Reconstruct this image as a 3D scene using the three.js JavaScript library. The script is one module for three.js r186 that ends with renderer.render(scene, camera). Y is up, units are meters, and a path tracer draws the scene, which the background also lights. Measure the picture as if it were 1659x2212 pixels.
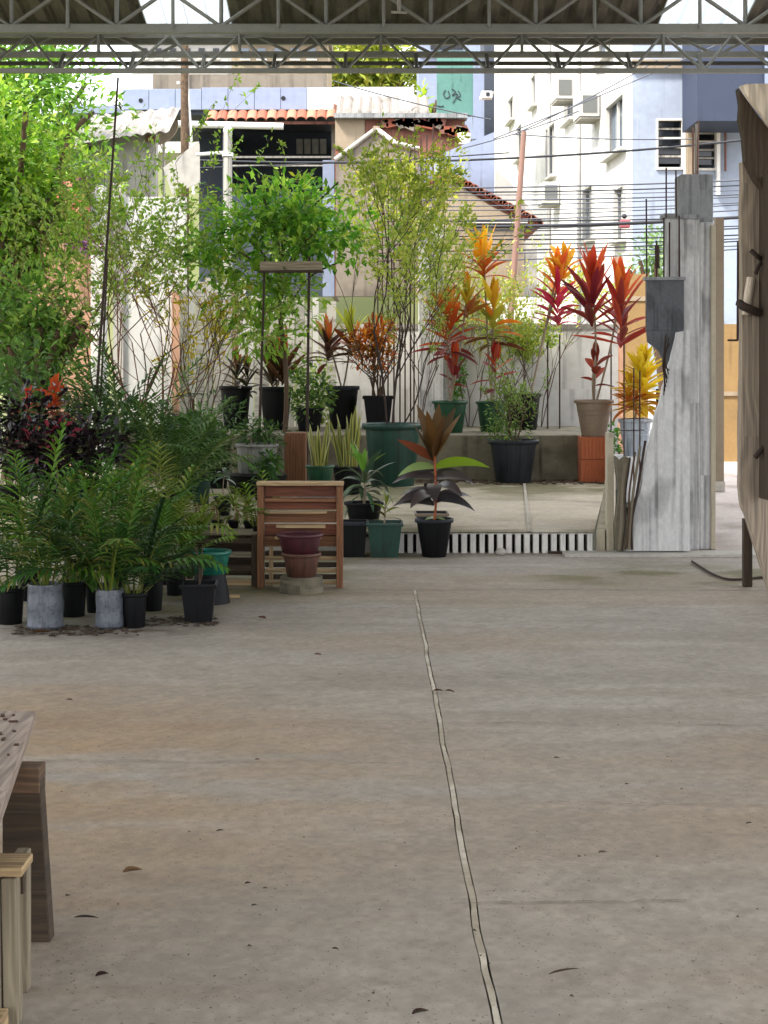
import * as THREE from 'three';
import { mergeGeometries } from 'three/addons/utils/BufferGeometryUtils.js';
import { RoundedBoxGeometry } from 'three/addons/geometries/RoundedBoxGeometry.js';

// ---------- camera ----------
const F = 3250, CX = 829.5, HY = 800, EYE = 1.5;          // lens constants, eye height in metres
const scene = new THREE.Scene();
const camera = new THREE.PerspectiveCamera(2 * Math.atan(1106 / F) * 180 / Math.PI, 0.75, 0.05, 600);
camera.position.set(0, EYE, 0);
camera.lookAt(0, EYE, -1);
camera.setViewOffset(1659, 2212, 0, 306, 1659, 2212);

// ---------- helpers: random, noise ----------
function rngOf(s) { return () => { s |= 0; s = s + 0x6D2B79F5 | 0; let t = Math.imul(s ^ s >>> 15, 1 | s); t = t + Math.imul(t ^ t >>> 7, 61 | t) ^ t; return ((t ^ t >>> 14) >>> 0) / 4294967296; }; }
function h2(x, y) { let n = Math.imul(x, 374761393) + Math.imul(y, 668265263); n = Math.imul(n ^ n >>> 13, 1274126177); return ((n ^ n >>> 16) >>> 0) / 4294967296; }
function vn(x, y, per = 0) {
  const xi = Math.floor(x), yi = Math.floor(y); let fx = x - xi, fy = y - yi; fx = fx * fx * (3 - 2 * fx); fy = fy * fy * (3 - 2 * fy);
  const m = v => per ? ((v % per) + per) % per : v;
  const a = h2(m(xi), m(yi)), b = h2(m(xi + 1), m(yi)), c = h2(m(xi), m(yi + 1)), d = h2(m(xi + 1), m(yi + 1));
  return a + (b - a) * fx + (c - a) * fy + (a - b - c + d) * fx * fy;
}
function fbm(x, y, oct = 4, per = 0) { let s = 0, a = 0.5, n = 0; for (let i = 0; i < oct; i++) { s += a * vn(x + i * 17.3 * (per ? 0 : 1), y + i * 9.1 * (per ? 0 : 1), per); n += a; a *= 0.5; x *= 2; y *= 2; per *= 2; } return s / n; }
const clamp = (v, a = 0, b = 1) => Math.min(b, Math.max(a, v));
const ss = (a, b, v) => { v = clamp((v - a) / (b - a)); return v * v * (3 - 2 * v); };
const lerp = (a, b, t) => a + (b - a) * t;
const C = h => new THREE.Color(h);
const V = (x, y, z) => new THREE.Vector3(x, y, z);

// ---------- sky: bright overcast ----------
{
  const w = 512, h = 256, data = new Float32Array(w * h * 4);
  for (let j = 0; j < h; j++) for (let i = 0; i < w; i++) {
    const el = ((j + 0.5) / h - 0.5) * Math.PI, az = (i + 0.5) / w * Math.PI * 2, s = Math.sin(el);
    const n = fbm(Math.cos(az) * 2.2 * Math.cos(el) + 5, Math.sin(az) * 2.2 * Math.cos(el) + s * 3 + 9, 4);
    let L = s > 0 ? (0.72 + 0.42 * s) * (0.86 + 0.28 * n) : 0.25;
    const k = (j * w + i) * 4;
    data[k] = L * (0.93 + 0.06 * n); data[k + 1] = L * (0.98 + 0.02 * n); data[k + 2] = L * 1.07; data[k + 3] = 1;
  }
  const t = new THREE.DataTexture(data, w, h, THREE.RGBAFormat, THREE.FloatType);
  t.mapping = THREE.EquirectangularReflectionMapping; t.magFilter = THREE.LinearFilter; t.minFilter = THREE.LinearFilter; t.needsUpdate = true;
  scene.background = t; scene.environment = t;
}
// ---------- sun behind thin cloud, from the left ----------
const sun = new THREE.DirectionalLight(0xfff7ec, 2.4);
sun.position.set(-24, 34, 2); sun.target.position.set(0, 0, -16); scene.add(sun); scene.add(sun.target);
sun.castShadow = true; sun.shadow.radius = 20; sun.shadow.mapSize.set(2048, 2048);
Object.assign(sun.shadow.camera, { left: -45, right: 45, top: 45, bottom: -45, near: 1, far: 150 });

const renderer = new THREE.WebGLRenderer({ antialias: true });
renderer.shadowMap.enabled = true;
renderer.toneMapping = THREE.LinearToneMapping;
renderer.toneMappingExposure = 3.75;

// ---------- helpers: placing ----------
const X = (px, d) => (px - CX) / F * d;                    // lateral metres of an image column at depth d
const Y = (py, d) => EYE - (py - HY) / F * d;              // height of an image row at depth d
const D = (py, h = 0) => F * (EYE - h) / (py - HY);        // depth at which height h shows on an image row
const at = (px, py, d) => V(X(px, d), Y(py, d), -d);

// ---------- helpers: materials ----------
const texes = {};
function tex(key, w, h, fn, srgb = true) {
  if (texes[key]) return texes[key];
  const data = new Uint8Array(w * h * 4);
  for (let j = 0; j < h; j++) for (let i = 0; i < w; i++) {
    const c = fn(i / w, j / h), k = (j * w + i) * 4;
    data[k] = clamp(c[0]) * 255; data[k + 1] = clamp(c[1]) * 255; data[k + 2] = clamp(c[2]) * 255; data[k + 3] = 255;
  }
  const t = new THREE.DataTexture(data, w, h); t.wrapS = t.wrapT = THREE.RepeatWrapping; t.magFilter = THREE.LinearFilter; t.minFilter = THREE.LinearMipmapLinearFilter; t.generateMipmaps = true;
  if (srgb) t.colorSpace = THREE.SRGBColorSpace; t.needsUpdate = true; texes[key] = t; return t;
}
const rep = (t, x, y = x) => { const c = t.clone(); c.repeat.set(x, y); c.needsUpdate = true; return c; };
// tile textures are a multiplier about 1 on the material colour (stored in sRGB)
const grit = tex('grit', 512, 512, (u, v) => { const n = fbm(u * 64, v * 64, 3, 64), m = fbm(u * 8 + 3, v * 8, 3, 8), s = vn(u * 256, v * 256, 256); const g = 0.93 + 0.16 * (n - 0.5) + 0.08 * (m - 0.5) - (s > 0.92 ? 0.24 * (0.4 + m) : 0) + (s < 0.05 ? 0.06 : 0); return [g, g * 0.995, g * 0.985]; });
const gritBump = tex('gritb', 512, 512, (u, v) => { const g = 0.5 + 0.5 * (fbm(u * 64, v * 64, 4, 64) - 0.5) + 0.3 * (fbm(u * 12, v * 12, 3, 12) - 0.5); return [g, g, g]; }, false);
const woodT = tex('wood', 512, 512, (u, v) => { const w = fbm(u * 3, v * 3 + 2, 2, 3) * 1.2; const n = fbm(u * 4, v * 48, 3, 0), r = 0.5 + 0.5 * Math.sin((v * 14 + w * 3) * 6.28), k = vn(u * 6 + 4, v * 90); const g = 0.84 + 0.3 * (n - 0.5) + 0.12 * r * r + 0.16 * (k - 0.5); return [g, g * 0.97, g * 0.93]; });
const woodBump = tex('woodb', 512, 512, (u, v) => { const g = 0.5 + 0.8 * (fbm(u * 4, v * 60, 3) - 0.5); return [g, g, g]; }, false);
const stainT = tex('stain', 512, 512, (u, v) => { // rain streaked plaster, streaks hang down v
  const st = fbm(u * 40, v * 2.2, 3, 0), m = fbm(u * 5, v * 5, 4, 0), f = fbm(u * 50, v * 50, 2, 50); const k = clamp((st - 0.5) * 2.4 * (0.3 + m)); const g = 0.96 - 0.34 * k + 0.1 * (f - 0.5) - 0.16 * ss(0.6, 0.78, m); return [g, g * 0.99, g * 0.965]; });
const plasterT = tex('plaster', 512, 512, (u, v) => { const m = fbm(u * 4, v * 4, 4, 4), f = fbm(u * 48, v * 48, 2, 48), st = fbm(u * 30 + 7, v * 2, 3); const g = 0.93 + 0.12 * (m - 0.5) + 0.06 * (f - 0.5) - 0.12 * ss(0.6, 0.85, st); return [g, g * 0.995, g * 0.985]; });
const std = (col, o = {}) => new THREE.MeshStandardMaterial({ color: C(col), roughness: 0.85, ...o });
const M = {
  concrete: std('#8f8a80', { map: rep(grit, 0.8), bumpMap: rep(gritBump, 0.8), bumpScale: 0.004, roughness: 0.95 }),
  paleConcrete: std('#b9b4aa', { map: rep(grit, 0.7), bumpMap: rep(gritBump, 0.7), bumpScale: 0.004, roughness: 0.95 }),
  stainConcrete: std('#cfd0d2', { map: rep(stainT, 0.9, 0.45), bumpMap: rep(gritBump, 0.9), bumpScale: 0.006, roughness: 0.95 }),
  darkConcrete: std('#8f9296', { map: rep(stainT, 1.1, 0.7), bumpMap: rep(gritBump, 0.9), bumpScale: 0.006, roughness: 0.95 }),
  blackConcrete: std('#5d6066', { map: rep(stainT, 1.5, 0.8), bumpMap: rep(gritBump, 0.9), bumpScale: 0.006, roughness: 0.95 }),
  ledge: std('#77715f', { map: rep(stainT, 0.35, 0.5), bumpMap: rep(gritBump, 0.7), bumpScale: 0.006, roughness: 0.95 }),
  whiteWall: std('#c0bfbc', { map: rep(plasterT, 0.3), roughness: 0.9 }),
  greyWall: std('#a3a19d', { map: rep(stainT, 0.22, 0.3), roughness: 0.9 }),
  blueWhite: std('#8792aa', { map: rep(plasterT, 0.25), roughness: 0.85 }),
  veryWhite: std('#ecebe8', { map: rep(plasterT, 0.2), roughness: 0.85 }),
  paleBlue: std('#9ca7ba', { map: rep(plasterT, 0.22), roughness: 0.85 }),
  beige: std('#7a7268', { map: rep(stainT, 0.22, 0.25), roughness: 0.9 }),
  cream: std('#9a8b76', { map: rep(plasterT, 0.3), roughness: 0.9 }),
  pinkWall: std('#a47f69', { map: rep(stainT, 0.3), roughness: 0.9 }),
  brickWall: std('#7d5348', { map: rep(stainT, 0.4, 0.3), roughness: 0.95 }),
  turquoise: std('#56847b', { map: rep(plasterT, 0.3), roughness: 0.85 }),
  navy: std('#2a354c', { map: rep(plasterT, 0.3), roughness: 0.6 }),
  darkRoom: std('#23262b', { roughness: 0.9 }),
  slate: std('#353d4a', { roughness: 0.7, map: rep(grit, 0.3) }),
  tile: std('#9c5a44', { map: rep(grit, 1.4), roughness: 0.85 }),
  tileDark: std('#8c4c36', { map: rep(grit, 1.4), roughness: 0.9 }),
  tileLight: std('#b37a62', { map: rep(grit, 1.4), roughness: 0.85 }),
  clay: std('#b0613c', { map: rep(grit, 1.2), bumpMap: rep(gritBump, 2), bumpScale: 0.002, roughness: 0.9 }),
  zinc: std('#8d8781', { map: rep(stainT, 0.5, 0.5), roughness: 0.7, metalness: 0.2 }),
  oldSheet: std('#857e78', { map: rep(stainT, 0.8, 0.5), roughness: 0.85 }),
  steel: std('#8f908b', { roughness: 0.5, metalness: 0.35, map: rep(grit, 2) }),
  backlitSteel: std('#4c4b47', { roughness: 0.6, metalness: 0.3 }),
  rust: std('#3d2a22', { roughness: 0.9, map: rep(grit, 3) }),
  pvc: std('#d5d5d0', { roughness: 0.5 }),
  cable: std('#22242a', { roughness: 0.7 }),
  cableGrey: std('#4d5058', { roughness: 0.7 }),
  greyPole: std('#a9a7a2', { roughness: 0.9, map: rep(stainT, 1.5, 0.3) }),
  rustPole: std('#8a6a5e', { roughness: 0.8, map: rep(grit, 2) }),
  wood: std('#7c5434', { map: rep(woodT, 1.2, 2.4), bumpMap: rep(woodBump, 1.2, 2.4), bumpScale: 0.002, roughness: 0.75 }),
  woodBrown: std('#6b5642', { map: rep(woodT, 1.2, 2.4), bumpMap: rep(woodBump, 1.2, 2.4), bumpScale: 0.002, roughness: 0.85 }),
  woodRed: std('#74422a', { map: rep(woodT, 1.1, 2.2), bumpMap: rep(woodBump, 1.1, 2.2), bumpScale: 0.002, roughness: 0.75 }),
  woodPale: std('#b29b76', { map: rep(woodT, 1.2, 2.4), bumpMap: rep(woodBump, 1.2, 2.4), bumpScale: 0.002, roughness: 0.8 }),
  woodDark: std('#463a2b', { map: rep(woodT, 1.0, 2.0), bumpMap: rep(woodBump, 1, 2), bumpScale: 0.003, roughness: 0.85 }),
  woodGrey: std('#8b8370', { map: rep(woodT, 1.0, 2.0), bumpMap: rep(woodBump, 1, 2), bumpScale: 0.003, roughness: 0.85 }),
  slabWood: std('#8d7355', { map: rep(woodT, 0.6, 1.6), bumpMap: rep(woodBump, 0.6, 1.6), bumpScale: 0.004, roughness: 0.85 }),
  slabGrey: std('#a59a8b', { map: rep(woodT, 0.6, 1.6), bumpMap: rep(woodBump, 0.6, 1.6), bumpScale: 0.004, roughness: 0.9 }),
  slabPale: std('#e3d9c8', { map: rep(woodT, 0.8, 1.2), bumpMap: rep(woodBump, 0.8, 1.2), bumpScale: 0.002, roughness: 0.8 }),
  blackPlastic: new THREE.MeshPhysicalMaterial({ color: C('#141517'), roughness: 0.55, specularIntensity: 0.35, map: rep(stainT, 2, 1) }),
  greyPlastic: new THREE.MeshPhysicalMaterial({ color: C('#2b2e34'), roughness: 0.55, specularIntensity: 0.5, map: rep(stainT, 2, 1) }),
  greenPlastic: std('#163f34', { roughness: 0.45, map: rep(stainT, 2, 1) }),
  leafGreenPlastic: std('#174a2e', { roughness: 0.45, map: rep(stainT, 2, 1) }),
  tealPlastic: std('#0c6455', { roughness: 0.4, map: rep(stainT, 2, 1) }),
  maroonPlastic: std('#4a1e27', { roughness: 0.5, map: rep(stainT, 2, 1) }),
  clayPlastic: std('#5c3b2e', { roughness: 0.6, map: rep(stainT, 2, 1) }),
  beigePlastic: std('#8d7a66', { roughness: 0.6, map: rep(grit, 3) }),
  whitePlastic: std('#a9b3c0', { roughness: 0.45, map: rep(stainT, 2, 1) }),
  greyBucket: std('#92938f', { roughness: 0.7, map: rep(stainT, 2, 1.5) }),
  bag: std('#626872', { roughness: 0.4, map: rep(stainT, 3, 3) }),
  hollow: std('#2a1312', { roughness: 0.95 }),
  soil: std('#2b2018', { roughness: 1, map: rep(grit, 6) }),
  whitePaint: std('#dedad3', { roughness: 0.8, map: rep(plasterT, 2) }),
  curbPaint: std('#bdb39c', { roughness: 0.85, map: rep(plasterT, 1) }),
  mustard: std('#94774a', { roughness: 0.75, map: rep(plasterT, 0.5) }),
  glassDark: new THREE.MeshPhysicalMaterial({ color: C('#15181c'), roughness: 0.12 }),
  glass: new THREE.MeshPhysicalMaterial({ color: C('#6d7883'), roughness: 0.08, metalness: 0 }),
  ac: std('#b9b7b0', { roughness: 0.6 }),
  grille: std('#5f615f', { roughness: 0.6 }),
  bark: std('#5d4c3c', { roughness: 0.95, map: rep(woodT, 2, 3) }),
  cane: std('#8a7a66', { roughness: 0.9 }),
  stick: std('#33261e', { roughness: 0.9 }),
  // foliage: colours come from the vertices
  leaf: new THREE.MeshPhysicalMaterial({ vertexColors: true, roughness: 0.8, specularIntensity: 0.4, transmission: 0.5, thickness: 0, side: THREE.DoubleSide }),
  leafGloss: new THREE.MeshPhysicalMaterial({ vertexColors: true, roughness: 0.36, specularIntensity: 0.8, side: THREE.DoubleSide }),
  leafMid: new THREE.MeshPhysicalMaterial({ vertexColors: true, roughness: 0.6, specularIntensity: 0.45, transmission: 0.25, thickness: 0, side: THREE.DoubleSide }),
};

// ---------- helpers: geometry ----------
function metreUV(g) {                                       // box projection in metres, u along the longest side
  g = g.index ? g.toNonIndexed() : g; g.computeBoundingBox();
  const p = g.attributes.position, n = p.count, uv = new Float32Array(n * 2), s = g.boundingBox.getSize(V(0, 0, 0));
  const a = V(0, 0, 0), b = V(0, 0, 0), c = V(0, 0, 0), nn = V(0, 0, 0);
  const dim = [s.x, s.y, s.z];
  const off = h2(Math.round(s.x * 977 + g.boundingBox.min.x * 131), Math.round(s.y * 733 + g.boundingBox.min.y * 197 + g.boundingBox.min.z * 89)) * 7;
  for (let i = 0; i < n; i += 3) {
    a.fromBufferAttribute(p, i); b.fromBufferAttribute(p, i + 1); c.fromBufferAttribute(p, i + 2);
    nn.crossVectors(b.sub(a), c.sub(a)); const A = [Math.abs(nn.x), Math.abs(nn.y), Math.abs(nn.z)];
    const k = A[0] > A[1] && A[0] > A[2] ? 0 : A[1] > A[2] ? 1 : 2; const ax = [[2, 1], [0, 2], [0, 1]][k];
    const [ua, va] = g.userData.grain ? (dim[ax[0]] >= dim[ax[1]] ? ax : [ax[1], ax[0]]) : ax;
    for (let j = 0; j < 3; j++) { uv[(i + j) * 2] = p.array[(i + j) * 3 + ua] + off; uv[(i + j) * 2 + 1] = p.array[(i + j) * 3 + va] + off * 0.7; }
  }
  g.setAttribute('uv', new THREE.BufferAttribute(uv, 2)); return g;
}
function bx(w, h, d, x = 0, y = 0, z = 0, o = {}) {          // box centred at x, y, z; grain along its longest side
  let g = o.r ? new RoundedBoxGeometry(w, h, d, 1, Math.min(o.r, w / 2.1, h / 2.1, d / 2.1)) : new THREE.BoxGeometry(w, h, d);
  g.userData.grain = o.grain; g = metreUV(g);
  if (o.rx) g.rotateX(o.rx); if (o.rz) g.rotateZ(o.rz); if (o.ry) g.rotateY(o.ry);
  g.translate(x, y, z); return g;
}
const wd = (w, h, d, x, y, z, o = {}) => bx(w, h, d, x, y, z, { r: 0.004, grain: true, ...o });
function rod(a, b, r, seg = 6, r2 = r) {
  const dir = V().copy(b).sub(a), L = dir.length(); let g = new THREE.CylinderGeometry(r2, r, L, seg, 1); g.translate(0, L / 2, 0);
  g.applyQuaternion(new THREE.Quaternion().setFromUnitVectors(V(0, 1, 0), dir.normalize())); g.translate(a.x, a.y, a.z); return g.toNonIndexed();
}
function tubeOf(pts, r, seg = 24, rad = 5) { return new THREE.TubeGeometry(new THREE.CatmullRomCurve3(pts), seg, r, rad).toNonIndexed(); }
function ext(pts, depth, holes = [], bevel = 0) {            // outline in x, y extruded towards -z from z = 0
  const s = new THREE.Shape(pts.map(([x, y]) => new THREE.Vector2(x, y)));
  for (const h of holes) s.holes.push(new THREE.Path(h.map(([x, y]) => new THREE.Vector2(x, y))));
  const g = new THREE.ExtrudeGeometry(s, { depth, bevelEnabled: bevel > 0, bevelSize: bevel, bevelThickness: bevel, bevelSegments: 1 }); g.translate(0, 0, -depth); return metreUV(g);
}
const rect = (x0, y0, x1, y1) => [[x0, y0], [x1, y0], [x1, y1], [x0, y1]];
const used = {};
function numbered(n) { const k = used[n] = (used[n] ?? -1) + 1; return k ? n + '_' + String(k).padStart(3, '0') : n; }
function mesh(name, geos, mat, parent) {
  let g = Array.isArray(geos) ? (geos.length > 1 ? mergeGeometries(geos.map(q => { q = q.index ? q.toNonIndexed() : q; for (const k of Object.keys(q.attributes)) if (!['position', 'normal', 'uv'].includes(k)) q.deleteAttribute(k); return q; })) : geos[0]) : geos;
  const m = new THREE.Mesh(g, mat); m.name = name; m.castShadow = m.receiveShadow = true; if (parent) parent.add(m); return m;
}
const part = (name, geos, mat, parent) => mesh(name, geos, mat, parent);
function thing(name, label, category, group, pos = [0, 0, 0], ry = 0) {
  const o = new THREE.Group(); o.name = numbered(name); o.position.set(...pos); o.rotation.y = ry; scene.add(o);
  o.userData = { label, category }; if (group) o.userData.group = group; return o;
}
function single(name, geos, mat, label, category, group, kind) {
  const m = mesh(numbered(name), geos, mat, scene); m.userData = { label, category }; if (group) m.userData.group = group; if (kind) m.userData.kind = kind; return m;
}
function struct(name, geos, mat) { const m = mesh(numbered(name), geos, mat, scene); m.userData = { kind: 'structure' }; return m; }

// collects leaves and stems with vertex colours
class MB {
  constructor() { this.p = []; this.c = []; this.i = []; }
  v(x, y, z, c) { this.p.push(x, y, z); this.c.push(c.r, c.g, c.b); return this.p.length / 3 - 1; }
  // strap or blade leaf that starts at o along dir and bends down
  leaf(o, dir, len, wid, { bend = 0.6, fold = 0.15, base = C('#3c5a1e'), tip = base, edge = null, segs = 5, prof = t => Math.pow(Math.sin(Math.PI * Math.pow(clamp(t * 0.96 + 0.03), 0.8)), 0.8), twist = 0 } = {}) {
    const p = o.clone(), dd = dir.clone().normalize(); let side = V(0, 0, 0).crossVectors(dd, V(0, 1, 0)); if (side.lengthSq() < 0.02) side.set(1, 0, 0); side.normalize();
    if (twist) side.applyAxisAngle(dd, twist);
    const col = new THREE.Color(), ec = new THREE.Color(); let prev = null;
    for (let s = 0; s <= segs; s++) {
      const t = s / segs, w = wid * 0.5 * prof(t), up = V(0, 0, 0).crossVectors(side, dd).normalize();
      col.copy(base).lerp(tip, t); ec.copy(edge || col);
      const L = this.v(p.x - side.x * w + up.x * w * fold * 2, p.y - side.y * w + up.y * w * fold * 2, p.z - side.z * w + up.z * w * fold * 2, ec), m = this.v(p.x, p.y, p.z, col),
        R = this.v(p.x + side.x * w + up.x * w * fold * 2, p.y + side.y * w + up.y * w * fold * 2, p.z + side.z * w + up.z * w * fold * 2, ec);
      if (prev) this.i.push(prev[0], m, L, prev[0], prev[1], m, prev[1], R, m, prev[1], prev[2], R);
      prev = [L, m, R]; dd.y -= bend / segs; dd.normalize(); p.addScaledVector(dd, len / segs);
    }
  }
  // small leaf: folded diamond
  tiny(o, dir, side, len, wid, c, fold = 0.2) {
    const up = V(0, 0, 0).crossVectors(side, dir).normalize(), k = wid * 0.5, f = k * fold;
    const a = this.v(o.x, o.y, o.z, c), mx = o.x + dir.x * len * 0.45, my = o.y + dir.y * len * 0.45, mz = o.z + dir.z * len * 0.45;
    const L = this.v(mx - side.x * k + up.x * f, my - side.y * k + up.y * f, mz - side.z * k + up.z * f, c), R = this.v(mx + side.x * k + up.x * f, my + side.y * k + up.y * f, mz + side.z * k + up.z * f, c);
    const b = this.v(o.x + dir.x * len, o.y + dir.y * len, o.z + dir.z * len, c);
    this.i.push(a, R, b, a, b, L);
  }
  geo() { const g = new THREE.BufferGeometry(); g.setAttribute('position', new THREE.Float32BufferAttribute(this.p, 3)); g.setAttribute('color', new THREE.Float32BufferAttribute(this.c, 3)); g.setIndex(this.i); g.computeVertexNormals(); return g; }
  build(name, mat, parent) { const m = new THREE.Mesh(this.geo(), mat); m.name = name; m.castShadow = m.receiveShadow = true; parent.add(m); return m; }
}
const rdir = (r) => { const z = r() * 2 - 1, a = r() * 6.283, s = Math.sqrt(1 - z * z); return V(s * Math.cos(a), z, s * Math.sin(a)); };
const mixc = (cols, r) => { const k = r() * (cols.length - 1), i = Math.floor(k); return C(cols[i]).lerp(C(cols[Math.min(i + 1, cols.length - 1)]), k - i).multiplyScalar(0.8 + 0.4 * r()); };

// =====================================================================
// SETTING
// =====================================================================
const DSTEP = 12.36, PLAT = 0.17, DLEDGE = 18.2, LEDGE = Y(940, 18.2), DWALL = 21.2;
function sheet(x0, x1, d0, d1, nx, nd, y, colour, wob = 0) {   // horizontal grid with vertex colours and uv in metres
  const p = [], c = [], uv = [], idx = [], col = new THREE.Color();
  for (let j = 0; j <= nd; j++) { const d = lerp(d0, d1, j / nd), a = typeof x0 === 'function' ? x0(d) : x0, b = typeof x1 === 'function' ? x1(d) : x1;
    for (let i = 0; i <= nx; i++) { const x = lerp(a, b, i / nx); p.push(x, y + (wob ? (fbm(x * 0.9, d * 0.9, 3) - 0.5) * wob : 0), -d); colour(x, d, col); c.push(col.r, col.g, col.b); uv.push(x, d); } }
  for (let j = 0; j < nd; j++) for (let i = 0; i < nx; i++) { const a = j * (nx + 1) + i; idx.push(a, a + 1, a + nx + 2, a, a + nx + 2, a + nx + 1); }
  const g = new THREE.BufferGeometry(); g.setAttribute('position', new THREE.Float32BufferAttribute(p, 3)); g.setAttribute('color', new THREE.Float32BufferAttribute(c, 3)); g.setAttribute('uv', new THREE.Float32BufferAttribute(uv, 2)); g.setIndex(idx); g.computeVertexNormals(); return g;
}
const floorMat = new THREE.MeshStandardMaterial({ vertexColors: true, map: rep(grit, 0.62), bumpMap: rep(gritBump, 0.62), bumpScale: 0.005, roughness: 0.82 });
const cGrey = C('#a89f92'), cDark = C('#91897c'), cOchre = C('#a88a63'), cRust = C('#8f6845'), cMoss = C('#6d6838'), cPale = C('#bcb4a7'), cDirt = C('#574733');
function floorColour(x, d, o) {
  const st = fbm(x * 0.55 + 4, d * 2.6, 5), st2 = fbm(x * 0.9 + 30, d * 7, 4), bl = fbm(x * 0.7 + 11, d * 0.8 + 3, 4), fine = fbm(x * 9, d * 22, 3);
  o.copy(cGrey);
  o.lerp(cDark, 0.5 * ss(0.48, 0.72, st));
  o.lerp(cPale, 0.4 * ss(0.52, 0.75, st2));
  const band = Math.exp(-(((d - 5.6) / 1.5) ** 2)) * ss(0.6, -1.6, x - 0.2) + 0.45 * Math.exp(-(((d - 5.0) / 0.9) ** 2));
  o.lerp(cOchre, clamp(band * (0.35 + 1.1 * bl)) * 0.78 * ss(0.3, 0.6, st + 0.25 * fine));
  o.lerp(cRust, 0.32 * ss(0.6, 0.78, fbm(x * 0.8 + 50, d * 5.5 + 8, 5)) * (0.35 + 0.65 * band));
  o.lerp(cOchre, 0.28 * ss(0.5, 0.7, fbm(x * 0.45 + 80, d * 1.2, 4)));
  const mossy = Math.max(ss(8.4, 9.4, d) * ss(-0.7, -1.7, x), ss(9.6, 10.6, d) * ss(0.3, -0.9, x), Math.exp(-(((d - 11.0) / 0.45) ** 2)) * ss(0.8, 1.6, x) * ss(3.4, 2.6, x), 0.7 * ss(11.5, 12.3, d) * ss(1.4, 0.3, x));
  o.lerp(cMoss, clamp(mossy * (0.25 + 1.3 * ss(0.38, 0.66, fbm(x * 2.1 + 3, d * 3.4, 4)))) * 0.85);
  o.lerp(cDirt, 0.75 * ss(9.2, 8.75, d + 0.25 * bl) * ss(8.3, 8.6, d) * ss(-0.85, -1.5, x) * ss(0.45, 0.62, fbm(x * 6, d * 9, 4)));
  o.lerp(cDark, 0.4 * ss(0.58, 0.8, fine)); o.multiplyScalar(0.8 + 0.18 * fbm(x * 26, d * 50, 2));
}
const J = d => 0.268 - 0.0066 * d + (fbm(d * 2.3, 4, 3) - 0.5) * 0.016;
const DX = 10.28;                                            // cross joint
const base0 = struct('floor_base', bx(19, 0.1, 22, 0, -0.075, -1.4), std('#6e6455', { roughness: 1 }));
struct('concrete_floor', sheet(-9.2, d => J(d), 2.6, DX - 0.008, 230, 190, 0, floorColour, 0.006), floorMat);
struct('concrete_floor', sheet(d => J(d) + 0.024, 9.2, 2.6, DX - 0.008, 230, 190, 0, floorColour, 0.006), floorMat);
struct('concrete_floor', sheet(-9.2, 9.2, DX + 0.006, DSTEP + 0.05, 300, 60, 0, floorColour, 0.006), floorMat);
struct('concrete_floor', sheet(-9.2, 9.2, -9, 2.596, 60, 40, 0, floorColour), floorMat);
{ // mortar strip that fills the long joint
  const cs = C('#cbc1ae'), cd = C('#a89c88');
  struct('joint_filler', sheet(d => J(d) + 0.002 + 0.005 * fbm(d * 9, 2, 3) ** 2, d => J(d) + 0.022 - 0.006 * fbm(d * 11, 7, 3) ** 2, 2.7, DX - 0.01, 2, 420, -0.0005, (x, d, o) => o.copy(cs).lerp(cd, ss(0.4, 0.7, fbm(x * 5, d * 6, 3)))), floorMat);
}
// hairline cracks in the slab
for (const [x0, y0, x1, y1, s] of [[90, 1642, 960, 1646, 3], [1010, 1560, 1659, 1566, 9], [1180, 1733, 1659, 1738, 5], [180, 1505, 900, 1498, 12], [980, 1950, 1500, 1944, 17]]) { const n = 90, p = [], idx = []; for (let k = 0; k <= n; k++) { const f = k / n, py = lerp(y0, y1, f) + (fbm(f * 14, s, 3) - 0.5) * 7, dd = D(py, 0.004), w = 0.0035 * (0.2 + vn(f * 30, s + 3)), x = X(lerp(x0, x1, f), dd); p.push(x, 0.0042, -dd - w, x, 0.0042, -dd + w); if (k && vn(f * 22, s + 8) > 0.25) { const q = k * 2; idx.push(q - 2, q - 1, q + 1, q - 2, q + 1, q); } } const g = new THREE.BufferGeometry(); g.setAttribute('position', new THREE.Float32BufferAttribute(p, 3)); g.setIndex(idx); g.computeVertexNormals(); struct('floor_crack', g, std('#7a6f60', { roughness: 1 })); }
// raised platform
const platMat = floorMat, pR = d => lerp(X(1283, DSTEP), X(1311, DLEDGE), (d - DSTEP) / (DLEDGE - DSTEP));
function platColour(x, d, o) {
  const st = fbm(x * 0.8 + 14, d * 1.6, 5), bl = fbm(x * 1.4 + 21, d * 1.1, 4);
  o.copy(C('#c9bca6')).lerp(C('#a39680'), ss(0.45, 0.7, st)).lerp(C('#d0c6b4'), 0.6 * ss(0.5, 0.7, bl));
  const m = Math.max(ss(15.0, 17.4, d + (bl - 0.5) * 2), 0.8 * ss(0.9, -0.3, x), 0.5 * ss(12.75, 12.45, d));
  o.lerp(cMoss, 0.85 * clamp(m * (0.35 + 1.2 * ss(0.35, 0.6, fbm(x * 2.2, d * 2.2 + 7, 4))))).lerp(cDirt, 0.8 * ss(17.0, 18.2, d) * ss(0.4, 0.6, fbm(x * 4, d * 4, 3)));
  o.multiplyScalar(0.9 + 0.2 * fbm(x * 20, d * 30, 2));
}
struct('platform_joint', sheet(d => X(1140, 12.4) + (d - 12.4) * 0.085, d => X(1140, 12.4) + 0.03 + (d - 12.4) * 0.085, DSTEP, 17.6, 1, 40, PLAT + 0.0085, (x, d, o) => o.copy(C('#cfc8ba')).lerp(C('#a39a88'), fbm(x * 9, d * 4, 3))), floorMat);
struct('raised_platform', sheet(-9.2, pR, DSTEP - 0.012, DLEDGE + 0.05, 220, 110, PLAT, platColour, 0.006), platMat);
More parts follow.
